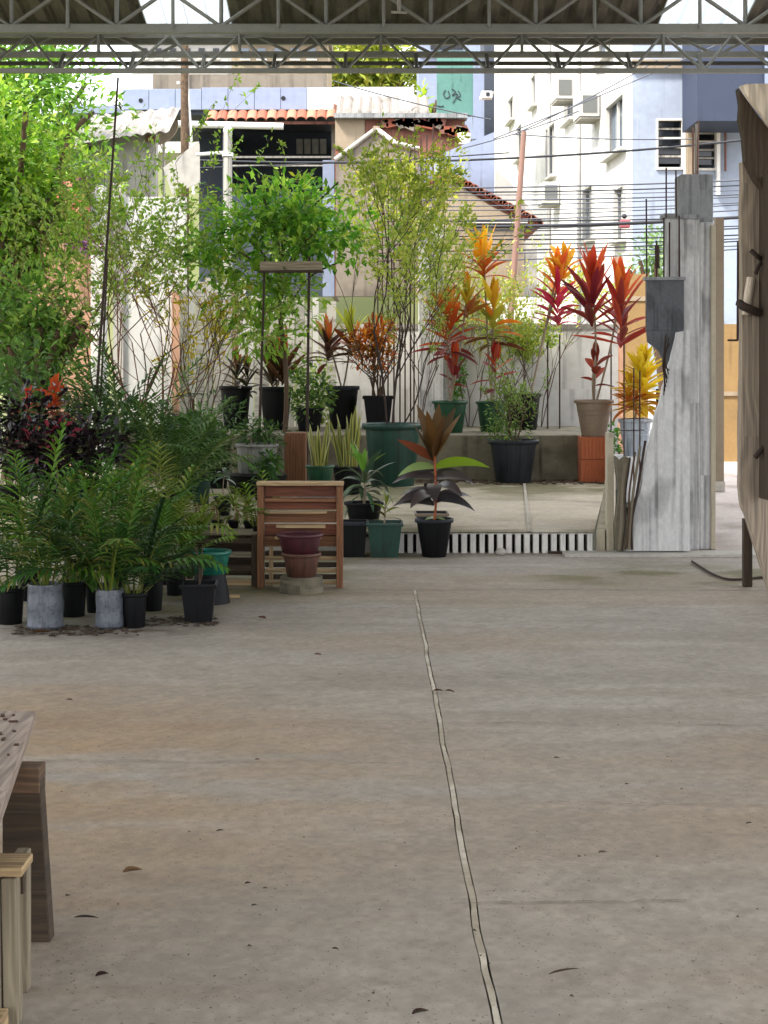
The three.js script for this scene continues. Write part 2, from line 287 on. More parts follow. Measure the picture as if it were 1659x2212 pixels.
struct('platform_edge', bx(9.2 + pR(DSTEP) - 0.002, 0.012, 0.06, (pR(DSTEP) - 9.2) / 2 - 0.001, PLAT - 0.0112, -DSTEP - 0.03), M.paleConcrete);
{ // riser of open blocks: pale fins with dark hollows
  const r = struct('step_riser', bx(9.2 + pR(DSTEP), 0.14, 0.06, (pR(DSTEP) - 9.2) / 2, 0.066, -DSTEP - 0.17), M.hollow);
  const d = DSTEP - 0.03;
  for (let k = 0; k < 22; k++) { const px = 862 + k * 19.4; if (px > 1276) break; const w = 11.6 / F * d * (0.92 + 0.16 * h2(k, 3)); part('block_fin', bx(w, 0.158, 0.12, X(px + 5, d), 0.0795, -d - 0.06, { r: 0.003 }), M.whitePaint, r); }
  part('block_fin', bx(3.5, 0.13, 0.1, X(862, d) - 1.78, 0.0655, -d - 0.11), M.concrete, r);
  part('base_strip', bx(X(1281, d) - X(1183, d), 0.018, 0.05, (X(1281, d) + X(1183, d)) / 2, 0.011, -d + 0.02), M.rust, r);
}
// pale yard beyond the step on the right, and the ground to the horizon
struct('yard_paving', sheet(d => pR(Math.min(d, DLEDGE)) + 0.3, 14, DSTEP + 0.051, 30, 60, 90, -0.004, (x, d, o) => o.copy(C('#b8aca4')).lerp(C('#8d7f74'), 0.8 * ss(0.5, 0.66, fbm(x * 2.4, d * 1.5, 4))), 0.01), floorMat);
struct('ground', sheet(-160, 160, -60, 200, 40, 60, -0.13, (x, d, o) => o.copy(C('#7b7466')).lerp(C('#5f6444'), fbm(x * 0.05, d * 0.05, 3))), floorMat);
struct('door_threshold', [bx(2.1, 0.022, 0.28, X(1430, 12.2) + 0.25, 0.012, -12.2)], M.paleConcrete);
{ // hillside behind the houses
  const g = new THREE.PlaneGeometry(190, 90, 70, 40); g.rotateX(-Math.PI / 2); const p = g.attributes.position, c = [];
  for (let i = 0; i < p.count; i++) { const x = p.getX(i), d = -p.getZ(i) + 90; const h = 15 * ss(48, 86, d) + 5 * (fbm(x * 0.08 + 7, d * 0.08, 4) - 0.5) * ss(45, 60, d) - 0.6 - 4 * ss(5, 50, x); p.setXYZ(i, x, h, -d); const k = C('#4d5a2c').lerp(C('#6f6a4a'), fbm(x * 0.3, d * 0.3, 3)); c.push(k.r, k.g, k.b); }
  g.setAttribute('color', new THREE.Float32BufferAttribute(c, 3)); g.computeVertexNormals();
  struct('hillside', g, new THREE.MeshStandardMaterial({ vertexColors: true, roughness: 1 }));
}

// ---------- shed roof ----------
const DE = 18.7, EH = Y(82, DE), SL = 0.25, DR = 8, roofH = d => d > DR ? EH + SL * (DE - d) : EH + SL * (DE - DR) - SL * (DR - d);
{
  const roofMat = std('#6e6b65', { roughness: 0.6, metalness: 0.2, map: rep(stainT, 0.6, 0.4) });
  const clear = new THREE.MeshPhysicalMaterial({ color: C('#e6eaec'), roughness: 0.9, transmission: 0.6, thickness: 0 });
  const W = 1.04, prof = []; for (let k = 0; k < 4; k++) { const x = k * 0.26; prof.push([x, 0], [x + 0.12, 0], [x + 0.15, 0.045], [x + 0.23, 0.045]); } prof.push([W + 0.01, 0]);
  const outline = [...prof, ...prof.slice().reverse().map(([x, y]) => [x, y + 0.003])], ang = Math.atan(SL), ca = Math.cos(ang);
  const gf = ext(outline, (DE - DR) / ca), gm = ext(outline, (18.42 - DR) / ca), ge = ext(outline, (DE - 18.4) / ca), gb = ext(outline, (DR + 4) / ca);
  for (const g of [gf, gm, ge, gb]) g.rotateX(-ang); gb.rotateY(Math.PI);
  const roof = new THREE.Group(); roof.name = 'shed_roof'; roof.userData = { kind: 'structure' }; scene.add(roof);
  const x0 = X(300, 17.8) - 6 * W, top = roofH(DR);
  for (let k = 0; k < 18; k++) { const x = x0 + W * k, tr = k % 6 === 0, yy = top + (k % 2) * 0.005;
    part('roof_sheet', tr ? gm : gf, tr ? clear : roofMat, roof).position.set(x, yy, -DR);
    if (tr) part('roof_sheet', ge, roofMat, roof).position.set(x, roofH(18.4) - 0.008, -18.4);
    part('roof_sheet', gb, tr ? clear : roofMat, roof).position.set(x + W + 0.01, yy, -DR); }
  const cx = x0 + 9 * W;
  for (const d of [18.6, 18.3, 16.4, 14.6, 12.8, 11, 9.4, 8.05, 6, 4, 2, 0, -2, -3.8]) part('purlin', bx(18.6, 0.11, 0.06, cx, roofH(d) - 0.075, -d), M.steel, roof);
  for (const x of [cx - 9.1, cx + 9.1]) for (const d of [18.3, 17.2, 8, -3.6]) part('column', bx(0.2, roofH(d) - 0.14, 0.2, x, (roofH(d) - 0.14) / 2, -d), M.steel, roof);
}
const TX = X(300, 17.8) + 3 * 1.04, TL = 18.1;
function truss(label, build) { const t = thing('roof_truss', label, 'roof truss', 'steel trusses under the shed roof'); build(t); return t; }
truss('grey steel lattice truss nearest the camera, thick lower chord across the picture', t => {
  const d = 17.2, yb = Y(63, d), yt = roofH(d) - 0.16; part('chord', bx(TL, 0.09, 0.08, TX, yb, -d), M.steel, t); part('chord', bx(TL, 0.08, 0.08, TX, yt, -d), M.steel, t);
  const s = 227 / F * d, xs = X(23, d) - 5 * s;
  for (let k = 0; k < 15; k++) { const x = xs + k * s, a = V(x, yb + 0.03, -d), r = 0.024; part('web_post', rod(V(x, yb, -d - 0.05), V(x, yt, -d - 0.05), 0.027, 6), M.steel, t);
    part('web_diagonal', rod(a, V(x + s / 2, yt, -d), r, 6), M.steel, t); part('web_diagonal', rod(V(x + s, yb + 0.03, -d), V(x + s / 2, yt, -d), r, 6), M.steel, t); part('web_post', rod(V(x + s * 0.55, yb, -d + 0.05), V(x + s * 0.55, yt, -d + 0.05), 0.022, 6), M.steel, t); }
});
truss('far steel lattice truss at the eave with two lower chords against the houses', t => {
  const d = 18.3, dl = 17.95, yb = Y(118, d), yt = Y(74, d), yl = Y(153, dl);
  part('chord', bx(TL, 0.07, 0.06, TX, yb, -d), M.steel, t); part('chord', bx(TL, 0.08, 0.06, TX, yt, -d), M.steel, t); part('chord', bx(TL, 0.055, 0.055, TX, yl, -dl), M.steel, t);
  const s = 155 / F * dl, xs = X(125, dl) - 7 * s, r = 0.019;
  for (let k = 0; k < 23; k++) {
    const x = xs + k * s; if (Math.abs(x - TX) > 8.5) continue; const n = V(x, yl, -dl);
    part('web_diagonal', rod(n, V(x - s * 0.5, yt, -d), r, 6), M.steel, t); part('web_diagonal', rod(n, V(x + s * 0.5, yt, -d), r, 6), M.steel, t);
    part('web_post', rod(n, V(x, yb + 0.01, -d), 0.025, 6), M.steel, t);
    if (k % 2) part('web_post', rod(V(x + s * 0.5, yb, -d + 0.05), V(x + s * 0.5, yt, -d + 0.05), 0.022, 6), M.steel, t);
    else { part('web_diagonal', rod(V(x + s * 0.28, yb, -d - 0.05), V(x - s * 0.3, yt, -d - 0.05), r, 6), M.steel, t); part('web_diagonal', rod(V(x + s * 0.28, yb, -d - 0.05), V(x + s * 0.86, yt, -d - 0.05), r, 6), M.steel, t); }
  }
});
single('eave_rail', [bx(18.1, 0.045, 0.04, TX, Y(137, 18.62), -18.62)], M.backlitSteel, 'thin steel rail coloured dark as if backlit, running under the eave behind the trusses', 'rail');  // rail colour darkened to stand in for backlighting
single('roof_lamp_arm', [rod(at(862, -60, 17), at(862, 26, 17), 0.028), rod(at(845, 26, 17), at(880, 27, 17), 0.018)], M.greyPole, 'small pale hanger hanging from the dark roof at the top centre', 'hanger');

// =====================================================================
// WALLS, PILLARS, YARD BUILDS
// =====================================================================
const bpx = (x0, y0, x1, y1, d, th = 0.2, o) => bx((x1 - x0) / F * d, (y1 - y0) / F * d, th, X((x0 + x1) / 2, d), Y((y0 + y1) / 2, d), -d - th / 2, o);
const poly = (pts, d, th, holes = []) => { const g = ext(pts.map(([x, y]) => [X(x, d), Y(y, d)]).reverse(), th, holes.map(h => h.map(([x, y]) => [X(x, d), Y(y, d)]))); g.translate(0, 0, -d); return g; };

single('planter_ledge', [bx(X(1312, DLEDGE) - X(250, DLEDGE), LEDGE - PLAT + 0.02, 2.95, (X(1312, DLEDGE) + X(250, DLEDGE)) / 2, (LEDGE + PLAT - 0.02) / 2, -DLEDGE - 1.475, { r: 0.015 })], M.ledge, 'low mossy concrete ledge along the back of the platform carrying potted plants', 'ledge');
{ const w = thing('boundary_wall', 'pale plastered back wall behind the red ti plants', 'wall');
  part('wall_panel', bx(X(1335, DWALL) - X(720, DWALL), Y(711, DWALL) + 0.1, 0.16, (X(1335, DWALL) + X(720, DWALL)) / 2, (Y(711, DWALL) - 0.1) / 2, -DWALL - 0.08), M.whiteWall, w);
  part('coping', bx(X(1338, DWALL) - X(722, DWALL), 0.07, 0.2, (X(1336, DWALL) + X(722, DWALL)) / 2, Y(711, DWALL) + 0.036, -DWALL - 0.08), M.greyWall, w);
}
{ const w = thing('board_fence', 'pale weathered vertical board fence behind the left pots on the ledge', 'fence'), r = rngOf(5);
  let px = 388; while (px < 718) { const wp = 14 + r() * 8, top = 600 + r() * 40 + (px > 560 ? 40 : 0); const a = X(px, DWALL), b = X(px + wp - 1.4, DWALL), h = Y(top, DWALL); part('board', wd(b - a, h + 0.1, 0.025, (a + b) / 2, (h - 0.1) / 2, -DWALL - 0.02 * r()), [M.greyWall, M.whiteWall, M.greyPole, M.woodGrey][Math.floor(r() * 3.25)], w); px += wp; }
  part('rail', wd(X(718, DWALL) - X(388, DWALL), 0.09, 0.04, (X(718, DWALL) + X(388, DWALL)) / 2, 1.6, -DWALL - 0.07), M.woodGrey, w);
}
function rods(t, list, d, r = 0.008, mat = M.rust) { for (const [px, y0, y1, lean = 0] of list) part('rebar', rod(at(px, y1, d), at(px + lean, y0, d + 0.01), r, 5), mat, t); }
{ const t = thing('concrete_pillar', 'white unfinished pillar with rust rebar on top, middle of the back wall', 'pillar'), d = 20.9;
  part('shaft', bx(X(958, d) - X(905, d), Y(470, d) - LEDGE + 0.1, 0.3, (X(958, d) + X(905, d)) / 2, (Y(470, d) + LEDGE - 0.1) / 2, -d - 0.15, { r: 0.012 }), M.stainConcrete, t);
  part('collar', bpx(902, 465, 961, 472, d - 0.02, 0.34), M.darkConcrete, t);
  rods(t, [[910, 300, 475, -1], [922, 292, 475], [935, 268, 475, 1], [957, 335, 475, 2], [946, 380, 475]], d + 0.12, 0.011);
}
{ const t = thing('rebar_cage', 'rust steel column cage with tied hoops standing left of the white pillar', 'rebar cage'), d = 20.6;
  rods(t, [[816, 318, 935], [838, 322, 935, 1], [851, 380, 935], [864, 345, 935], [887, 318, 935, -1], [894, 268, 935, 2]], d, 0.011); rods(t, [[826, 390, 935], [875, 398, 935]], d + 0.25, 0.011);
  for (let k = 0; k < 9; k++) part('hoop', [rod(at(812, 445 + k * 17, d - 0.01), at(898, 443 + k * 17, d - 0.01), 0.007, 4), rod(at(812, 445 + k * 17, d + 0.27), at(890, 443 + k * 17, d + 0.27), 0.007, 4)], M.rust, t);
}
{ const t = thing('concrete_pillar', 'tall streaked grey concrete pillar with stained cap at the doorway on the right', 'pillar'), d = 12.62;
  part('shaft', bpx(1512, 480, 1543, 1187, d, 0.24, { r: 0.008 }), M.stainConcrete, t); part('cap', bpx(1470, 376, 1541, 482, d + 0.005, 0.26, { r: 0.01 }), M.darkConcrete, t); part('edge_strip', bpx(1536, 486, 1546, 1187, d - 0.02, 0.1, { r: 0.004 }), M.curbPaint, t);
  rods(t, [[1507, 262, 378, 1], [1497, 275, 378]], d + 0.1, 0.009, M.rustPole); part('cap_stub', rod(at(1505, 376, d + 0.12), at(1506, 268, d + 0.12), 0.018, 7), M.paleConcrete, t);
}
{ const t = thing('concrete_pillar', 'grey pillar with broken top and rebar, left of the tallest doorway pillar', 'pillar'), d = 12.46;
  part('shaft', bpx(1440, 470, 1511, 1188, d, 0.16, { r: 0.008 }), M.stainConcrete, t); part('rough_top', [bpx(1434, 462, 1514, 472, d - 0.015, 0.19, { rz: -0.03 })], M.darkConcrete, t);
  rods(t, [[1439, 362, 470], [1461, 368, 470, -1], [1446, 520, 602], [1468, 470, 602, -1]], d - 0.04, 0.007);
}
{ const t = thing('concrete_block_column', 'short dark mould-black concrete column with rebar, in front of the grey pillars', 'column'), d = 12.36;
  part('shaft', bpx(1397, 604, 1478, 715, d, 0.07, { r: 0.008 }), M.blackConcrete, t); part('lower_shaft', poly([[1398, 713], [1400, 738], [1424, 758], [1440, 790], [1450, 1190], [1476, 1190], [1476, 713]], d + 0.006, 0.06), M.blackConcrete, t); part('cap', bpx(1393, 598, 1481, 605, d - 0.015, 0.1), M.darkConcrete, t);
  rods(t, [[1397, 430, 602, -1], [1418, 520, 602], [1434, 470, 602], [1446, 480, 602], [1467, 466, 602]], d + 0.03, 0.007); part('rebar_wrap', rod(at(1420, 580, d + 0.02), at(1419, 530, d + 0.02), 0.02, 6), M.rust, t);
}
{ // slanting concrete wall of the stair beside the pillars, broken at its edge
  const t = thing('stair_wall', 'slanting streaked concrete stair wall with broken edge beside the doorway pillars', 'wall'), d = 12.2, r = rngOf(61), pts = [[1490, 712], [1490, 1190], [1350, 1190]];
  for (let y = 1186; y > 716; y -= 12) { const x = y > 990 ? lerp(1394, 1354, (y - 990) / 200) : lerp(1466, 1394, (y - 716) / 274); pts.push([x + (r() - 0.5) * 3 + (y > 1000 ? 3 * Math.sin(y / 23) : 0), y]); }
  part('wall_face', poly(pts, d, 0.1), M.stainConcrete, t);
  const q = [[1352, 1190], [1331, 1190], [1329, 1140], [1334, 1090], [1338, 1060], [1332, 1020], [1331, 986], [1340, 996], [1352, 986], [1363, 992], [1358, 1030], [1349, 1066], [1352, 1110], [1358, 1150]]; part('broken_piece', poly(q, d + 0.06, 0.1), M.ledge, t);
  for (let k = 0; k < 5; k++) part('root', tubeOf([at(1337 + k * 7, 1188, d - 0.03), at(1340 + k * 6 + r() * 8, 1130, d - 0.04), at(1343 + k * 8, 1070, d - 0.02), at(1350 + k * 11, 1000 - k * 12, d - 0.02)], 0.007 + 0.006 * r(), 14, 5), [M.woodGrey, M.stick, M.bark][k % 3], t);
  for (let k = 0; k < 7; k++) part('twig', tubeOf([at(1446 - k * 2, 800 + k * 9, d - 0.03), at(1432 + r() * 12, 770 + r() * 20, d - 0.05), at(1408 + r() * 40, 715 + r() * 30, d - 0.03)], 0.005, 10, 4), M.stick, t);
}
{ // white painted end wall and sloping cheek at the right edge of the platform
  const t = thing('cheek_wall', 'cream painted low cheek wall closing the right end of the step', 'low wall'), d = DSTEP;
  part('end_post', bpx(1311, 935, 1326, 1191, d - 0.03, 0.1, { r: 0.006 }), M.curbPaint, t);
  const q = [at(1284, 1150, d), at(1284, 1193, d)];
  const prof = [[0, -0.01], [0, 0.178], [0.5, 0.36], [1.15, 0.68], [1.15, -0.01]]; // along depth
  const g = ext(prof, 0.07); g.rotateY(Math.PI / 2); const yaw = Math.atan2(X(1309, 13.5) - X(1284, d), 13.5 - d); g.rotateY(-yaw); g.translate(X(1284, d) + 0.085, 0, -d + 0.01);
  part('cheek', g, M.curbPaint, t);
}
{ const d = 18.6, t = thing('gate_post', 'slim beige post standing in the sunny yard beyond the doorway', 'post'); part('shaft', bpx(1546, 470, 1564, 1055, d, 0.12), M.cream, t); part('foot', bpx(1544, 1040, 1566, 1062, d - 0.02, 0.16), M.paleConcrete, t); }
{ const d = 23.4, t = thing('metal_gate', 'mustard yellow sheet gate glimpsed between doorway pillar and wooden slab', 'gate');
  part('leaf', bpx(1550, 700, 1690, 998, d, 0.05), M.mustard, t); part('rail', bpx(1550, 846, 1690, 855, d - 0.03, 0.03), M.cream, t); part('foot_rail', bpx(1550, 998, 1690, 1012, d - 0.04, 0.1), M.whitePaint, t); part('kerb', bx(1.6, 0.1, 0.2, X(1620, d), 0.005, -d - 0.1), M.paleConcrete, t); }
{ const d = 23.2, t = thing('metal_gate', 'mustard yellow gate panel behind the yellow croton and black rods', 'gate');
  part('leaf', bpx(1345, 592, 1400, 1005, d, 0.05), M.mustard, t); part('side_post', bpx(1328, 555, 1346, 1006, d - 0.03, 0.1), M.pinkWall, t); part('rail', bpx(1345, 640, 1400, 650, d - 0.02, 0.02), M.cream, t); }
for (const [px, y0, lab] of [[1183, 738, 'thin rust rebar stuck in the ledge, left of a close pair'], [1209, 722, 'thin rust rebar stuck in the ledge, right of a close pair'], [1320, 735, 'thin rust rebar rising right of the beige pot'], ])
  single('rebar_rod', [rod(V(X(px, 20.2), LEDGE - 0.02, -20.2), at(px, y0, 20.2), 0.011, 5)], M.rust, lab, 'rebar', 'rebar rods standing on the ledge');
{ const t = thing('rebar_rod_cluster', 'cluster of three dark rods standing in front of the yellow croton', 'rebar'), d = 16.4; for (const [px, y0] of [[1348, 742], [1369, 795], [1382, 800]]) part('rebar', rod(V(X(px, d), 0, -d), at(px, y0, d), 0.008, 5), M.rust, t); part('tie', rod(at(1340, 905, d), at(1392, 903, d), 0.005, 4), M.rust, t); part('tie', rod(at(1340, 930, d), at(1392, 929, d), 0.005, 4), M.rust, t); }
{ // broken concrete base for the white pot
  const d = 17.4; single('rubble_block', [bx(0.62, Y(985, 17.6) + 0.05, 0.6, X(1385, 17.6), (Y(985, 17.6) - 0.05) / 2, -17.7, { r: 0.03 })], M.stainConcrete, 'rough concrete base under the white pot of the yellow croton', 'block');
}
{ const t = thing('plant_stand_frame', 'rustic frame of two dark stakes with a grey board across the top', 'frame'), d = 17.2;
  part('stake', rod(V(X(557, d), PLAT, -d), at(572, 560, d), 0.02, 6, 0.014), M.stick, t); part('stake', rod(V(X(662, d), PLAT, -d), at(668, 555, d), 0.02, 6, 0.016), M.stick, t);
  part('board', wd(X(695, d) - X(563, d), 0.1, 0.22, X(629, d), Y(575, d), -d - 0.02, { rz: 0.01 }), M.woodGrey, t); part('batten', wd(X(700, d) - X(560, d), 0.025, 0.03, X(630, d), Y(588, d), -d + 0.07), M.stick, t); }
single('stake', [rod(V(X(192, 14.5), PLAT, -14.5), at(255, 168, 14.9), 0.017, 6, 0.011)], M.stick, 'long dark leaning stake rising from the greenery up to the roof', 'stake');
single('stake', [rod(V(X(206, 14.8), PLAT, -14.8), at(232, 560, 14.9), 0.014, 6, 0.009)], M.stick, 'shorter dark stake close right of the long leaning stake', 'stake');

// ---------- left neighbours ----------
{ const t = thing('garden_wall', 'pale stained wall behind the sparse red-stemmed shrub on the left', 'wall'), d = 23.4; part('panel', bpx(262, 425, 400, 1010, d, 0.2), M.whiteWall, t); part('pier', bpx(244, 395, 266, 1010, d - 0.06, 0.25), M.greyWall, t); part('pier', bpx(371, 630, 388, 1010, d - 0.1, 0.1), M.pinkWall, t); }
{ const t = thing('pink_house', 'salmon pink house corner with red tiled roof behind the left tree', 'house'), d = 24.5; part('wall', bpx(60, 470, 196, 1010, d, 0.3), M.pinkWall, t); part('corner_pier', bpx(196, 400, 222, 1010, d - 0.05, 0.4), M.whiteWall, t);
  const tg = new THREE.CylinderGeometry(0.085, 0.075, 0.46, 8, 1, true, 0, Math.PI); tg.rotateZ(0);
  const rf = part('roof', poly([[118, 462], [192, 452], [192, 398], [128, 412]], d - 0.1, 0.05), M.tileDark, t);
  for (let k = 0; k < 6; k++) for (let j = 0; j < 2; j++) { const m = part('roof_tile', tg, [M.tile, M.tileDark, M.tileLight][(k + j) % 3], rf); const q = at(127 + k * 11.5, 420 + j * 26 - k * 1.2, d - 0.14); m.position.copy(q); m.rotation.set(-0.25, Math.PI / 2 * 3, 0); } }
{ const t = thing('tin_roof_house', 'small house with ribbed grey metal roof behind the left shrub', 'house'), d = 27;
  part('wall', poly([[165, 520], [165, 312], [330, 283], [337, 290], [337, 520]], d, 0.25), M.greyWall, t);
  const prof = []; for (let k = 0; k <= 48; k++) prof.push([k * 0.035, 0.022 * Math.sin(k * 1.05)]); const o = [...prof, ...prof.slice().reverse().map(([x, y]) => [x, y + 0.006])];
  const g = ext(o, 2.3); g.rotateX(0.36); g.rotateZ(0.1); const q = at(160, 305, d - 0.5); g.translate(q.x, q.y, q.z); part('roof', g, M.zinc, t);
  part('window', bpx(316, 292, 334, 306, d - 0.03, 0.03), M.brickWall, t); part('window', bpx(180, 316, 200, 330, d - 0.03, 0.03), M.darkRoom, t); }
{ const t = thing('satellite_dish', 'round beige satellite dish half hidden by the grey metal roof', 'satellite dish'), q = at(352, 284, 28.6);
  t.position.copy(q); const pr = []; for (let k = 0; k <= 10; k++) pr.push(new THREE.Vector2(0.36 * k / 10, 0.09 * (k / 10) ** 2)); pr.push(new THREE.Vector2(0.365, 0.105)); for (let k = 10; k >= 0; k--) pr.push(new THREE.Vector2(0.36 * k / 10, 0.09 * (k / 10) ** 2 - 0.012));
  const g = new THREE.LatheGeometry(pr, 30); g.rotateX(Math.PI / 2 - 0.45); g.rotateY(-0.35); part('dish', g, M.cream, t); part('arm', rod(V(0, -0.35, 0.1), V(-0.1, 0.02, 0.42), 0.012), M.greyPole, t); part('receiver', rod(V(-0.1, 0.0, 0.38), V(-0.11, 0.04, 0.48), 0.035, 8), M.pvc, t); part('mast', rod(V(0, -4, -0.12), V(0, -0.05, -0.1), 0.03), M.greyPole, t); }
single('leaning_sheet', [poly([[352, 362], [428, 306], [431, 312], [432, 395], [372, 420]], 25.6, 0.03)], M.greyWall, 'pale slanting roofing sheet standing beside the grey post', 'sheet');
{ const t = thing('concrete_post', 'round grey concrete post with capped top in front of the dark veranda', 'post'), d = 24.8, a = at(492, 282, d); part('shaft', rod(V(a.x, -0.1, a.z), a, 0.085, 12, 0.07), M.greyPole, t); part('cap', new THREE.SphereGeometry(0.075, 12, 8).translate(a.x, a.y + 0.0, a.z), M.pvc, t); part('collar', rod(at(492, 338, d), at(492, 330, d), 0.092, 12), M.pvc, t); part('side_pipe', rod(at(424, 334, d), at(484, 330, d), 0.03, 8), M.pvc, t); }

// ---------- houses across the street ----------
const tileG = (() => { const s = []; for (let k = 0; k <= 8; k++) { const a = Math.PI * k / 8; s.push([Math.cos(a), Math.sin(a)]); } const o = [...s.map(([x, y]) => [x * 0.115, y * 0.085]), ...s.slice().reverse().map(([x, y]) => [x * 0.1, y * 0.07])]; return ext(o, 0.55); })();
{ const t = thing('veranda_house', 'house with pale panelled parapet, red tile eave and deep dark veranda', 'house'), d = 34;
  for (let k = 0; k < 8; k++) { const x0 = 265 + k * 57; part('parapet_panel', bpx(x0, 192 - (k < 3 ? 0 : 3), x0 + 56.2, 237, d, 0.15, { r: 0.01 }), k === 7 ? M.veryWhite : M.blueWhite, t); }
  for (const px of [304, 612]) part('drain_hole', rod(at(px, px > 400 ? 212 : 217, d - 0.02), at(px, px > 400 ? 212 : 217, d + 0.03), 0.05, 10), M.darkRoom, t);
  part('upper_wall', bpx(330, 160, 706, 192, d + 1.6, 0.3), M.beige, t); part('roof_slab', bpx(300, 236, 724, 248, d + 0.1, 4), M.slate, t);
  for (let k = 0; k < 13; k++) { const m = part('roof_tile', tileG, [M.tileLight, M.tile, M.tileLight, M.tile][k % 4], t); const q = at(456 + k * 21.6, 262 - k * 0.3, d - 0.4); m.position.copy(q); m.scale.set(1, 1, 1.6); m.rotation.x = 0.5; }
  part('fascia', bpx(440, 262, 724, 268, d - 0.3, 0.06), M.brickWall, t);
  part('back_wall', bpx(430, 250, 722, 640, d + 2.6, 0.2), M.slate, t); part('side_wall', bpx(480, 262, 490, 640, d, 2.7), M.slate, t); part('side_wall', bpx(716, 262, 726, 640, d, 2.7), M.beige, t);  // dark slate paint adds to the natural shade of the recess
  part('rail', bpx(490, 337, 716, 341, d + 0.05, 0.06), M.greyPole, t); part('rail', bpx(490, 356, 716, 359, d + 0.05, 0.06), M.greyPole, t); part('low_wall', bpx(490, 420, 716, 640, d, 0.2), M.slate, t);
  for (let k = 0; k < 4; k++) part('shutter', bpx(640 + k * 17, 300, 654 + k * 17, 332, d + 2.5, 0.06), M.greyWall, t);
  part('white_pier', bpx(697, 346, 722, 640, d - 0.25, 0.3), M.blueWhite, t); }
single('gutter_pipe', [rod(at(384, 268, 33.2), at(612, 273, 33.2), 0.075, 10)], M.pvc, 'long white plastic pipe under the red tile eave', 'pipe');
{ const t = thing('utility_pole', 'grey wooden utility pole with white conduit left of the tile eave', 'pole'), d = 31; part('shaft', rod(V(X(400, d), -0.1, -d), at(399, 60, d), 0.1, 9, 0.08), M.bark, t); part('conduit', tubeOf([at(418, 420, d), at(412, 280, d), at(406, 200, d), at(404, 120, d)], 0.03), M.pvc, t); part('insulator', rod(at(386, 176, d), at(386, 182, d), 0.04, 6), M.pvc, t); }
{ const t = thing('gable_house', 'grey beige gabled wall with white coping in the middle of the street', 'house'), d = 30;
  part('gable_wall', poly([[726, 640], [726, 346], [813, 280], [868, 322], [904, 324], [904, 640]], d, 0.3), M.beige, t);
  const cop = (x0, y0, x1, y1, m) => part('coping', rod(at(x0, y0, d - 0.04), at(x1, y1, d - 0.04), 0.05, 5), m, t); cop(724, 345, 813, 278, M.greyWall); cop(813, 278, 852, 308, M.veryWhite); cop(852, 308, 905, 322, M.whiteWall);
  part('fascia_cap', bpx(806, 272, 820, 282, d - 0.08, 0.1), M.cream, t); part('side_shed', poly([[905, 640], [905, 340], [960, 340], [960, 640]], d + 0.3, 0.2), M.paleBlue, t); }
{ const t = thing('brick_house', 'unplastered dark red brick wall with old sheet roof and clutter', 'house'), d = 33;
  part('brick_wall', bpx(724, 252, 1004, 640, d, 0.3), M.brickWall, t); part('plaster_patch', bpx(724, 256, 788, 322, d - 0.03, 0.03), M.cream, t); part('ledge', bpx(722, 244, 1010, 254, d - 0.25, 0.5), M.darkConcrete, t);
  const o = []; for (let k = 0; k <= 60; k++) o.push([k * 0.034, 0.03 * Math.sin(k * 1.0)]); const g = ext([...o, ...o.slice().reverse().map(([x, y]) => [x, y + 0.008])], 1.6); g.rotateX(0.42); const q = at(726, 247, d - 0.1); g.translate(q.x, q.y, q.z); part('sheet_roof', g, M.oldSheet, t);
  part('white_wall', bpx(720, 188, 894, 226, d + 1.6, 0.2), M.veryWhite, t); part('hanging_cloth', bpx(862, 196, 888, 240, d + 0.2, 0.03), M.veryWhite, t);
  // rough broken bricks along the edge
  const r = rngOf(8); for (let k = 0; k < 26; k++) part('rubble', bx(0.14 + r() * 0.16, 0.08 + r() * 0.16, 0.16, X(830 + k * 6.8 + r() * 5, d), Y(262 + r() * 10 + (k > 18 ? 20 : 0), d), -d + 0.08, { rz: r() - 0.5, r: 0.01 }), [M.tileDark, M.brickWall, M.beige, M.brickWall][Math.floor(r() * 4)], t); }
single('bucket', [new THREE.CylinderGeometry(0.15, 0.12, 0.24, 12).translate(...at(1003, 300, 32.4).toArray())], M.pvc, 'small white bucket at the edge of the brick house', 'bucket');
{ const t = thing('turquoise_wall', 'turquoise painted wall with dark scrawled marks high behind the brick house', 'wall'), d = 36; part('panel', bpx(944, 110, 1022, 249, d, 0.2), M.turquoise, t); part('pilaster', bpx(1022, 150, 1046, 300, d - 0.05, 0.25), M.blueWhite, t);
  const sc = (pts) => part('scrawl', tubeOf(pts.map(([x, y]) => at(x, y, d - 0.012)), 0.012, 30, 4), M.slate, t);
  sc([[962, 194], [958, 203], [964, 212], [971, 207], [968, 196]]); sc([[976, 192], [984, 198], [976, 206], [988, 203], [982, 216], [978, 222]]); sc([[990, 196], [994, 206], [988, 212], [996, 216]]); sc([[944, 228], [952, 230], [958, 228]]); }
single('dark_tower_wall', [bpx(1046, 40, 1068, 420, 37, 1.5)], M.slate, 'dark narrow wall rising left of the bright white building', 'wall');
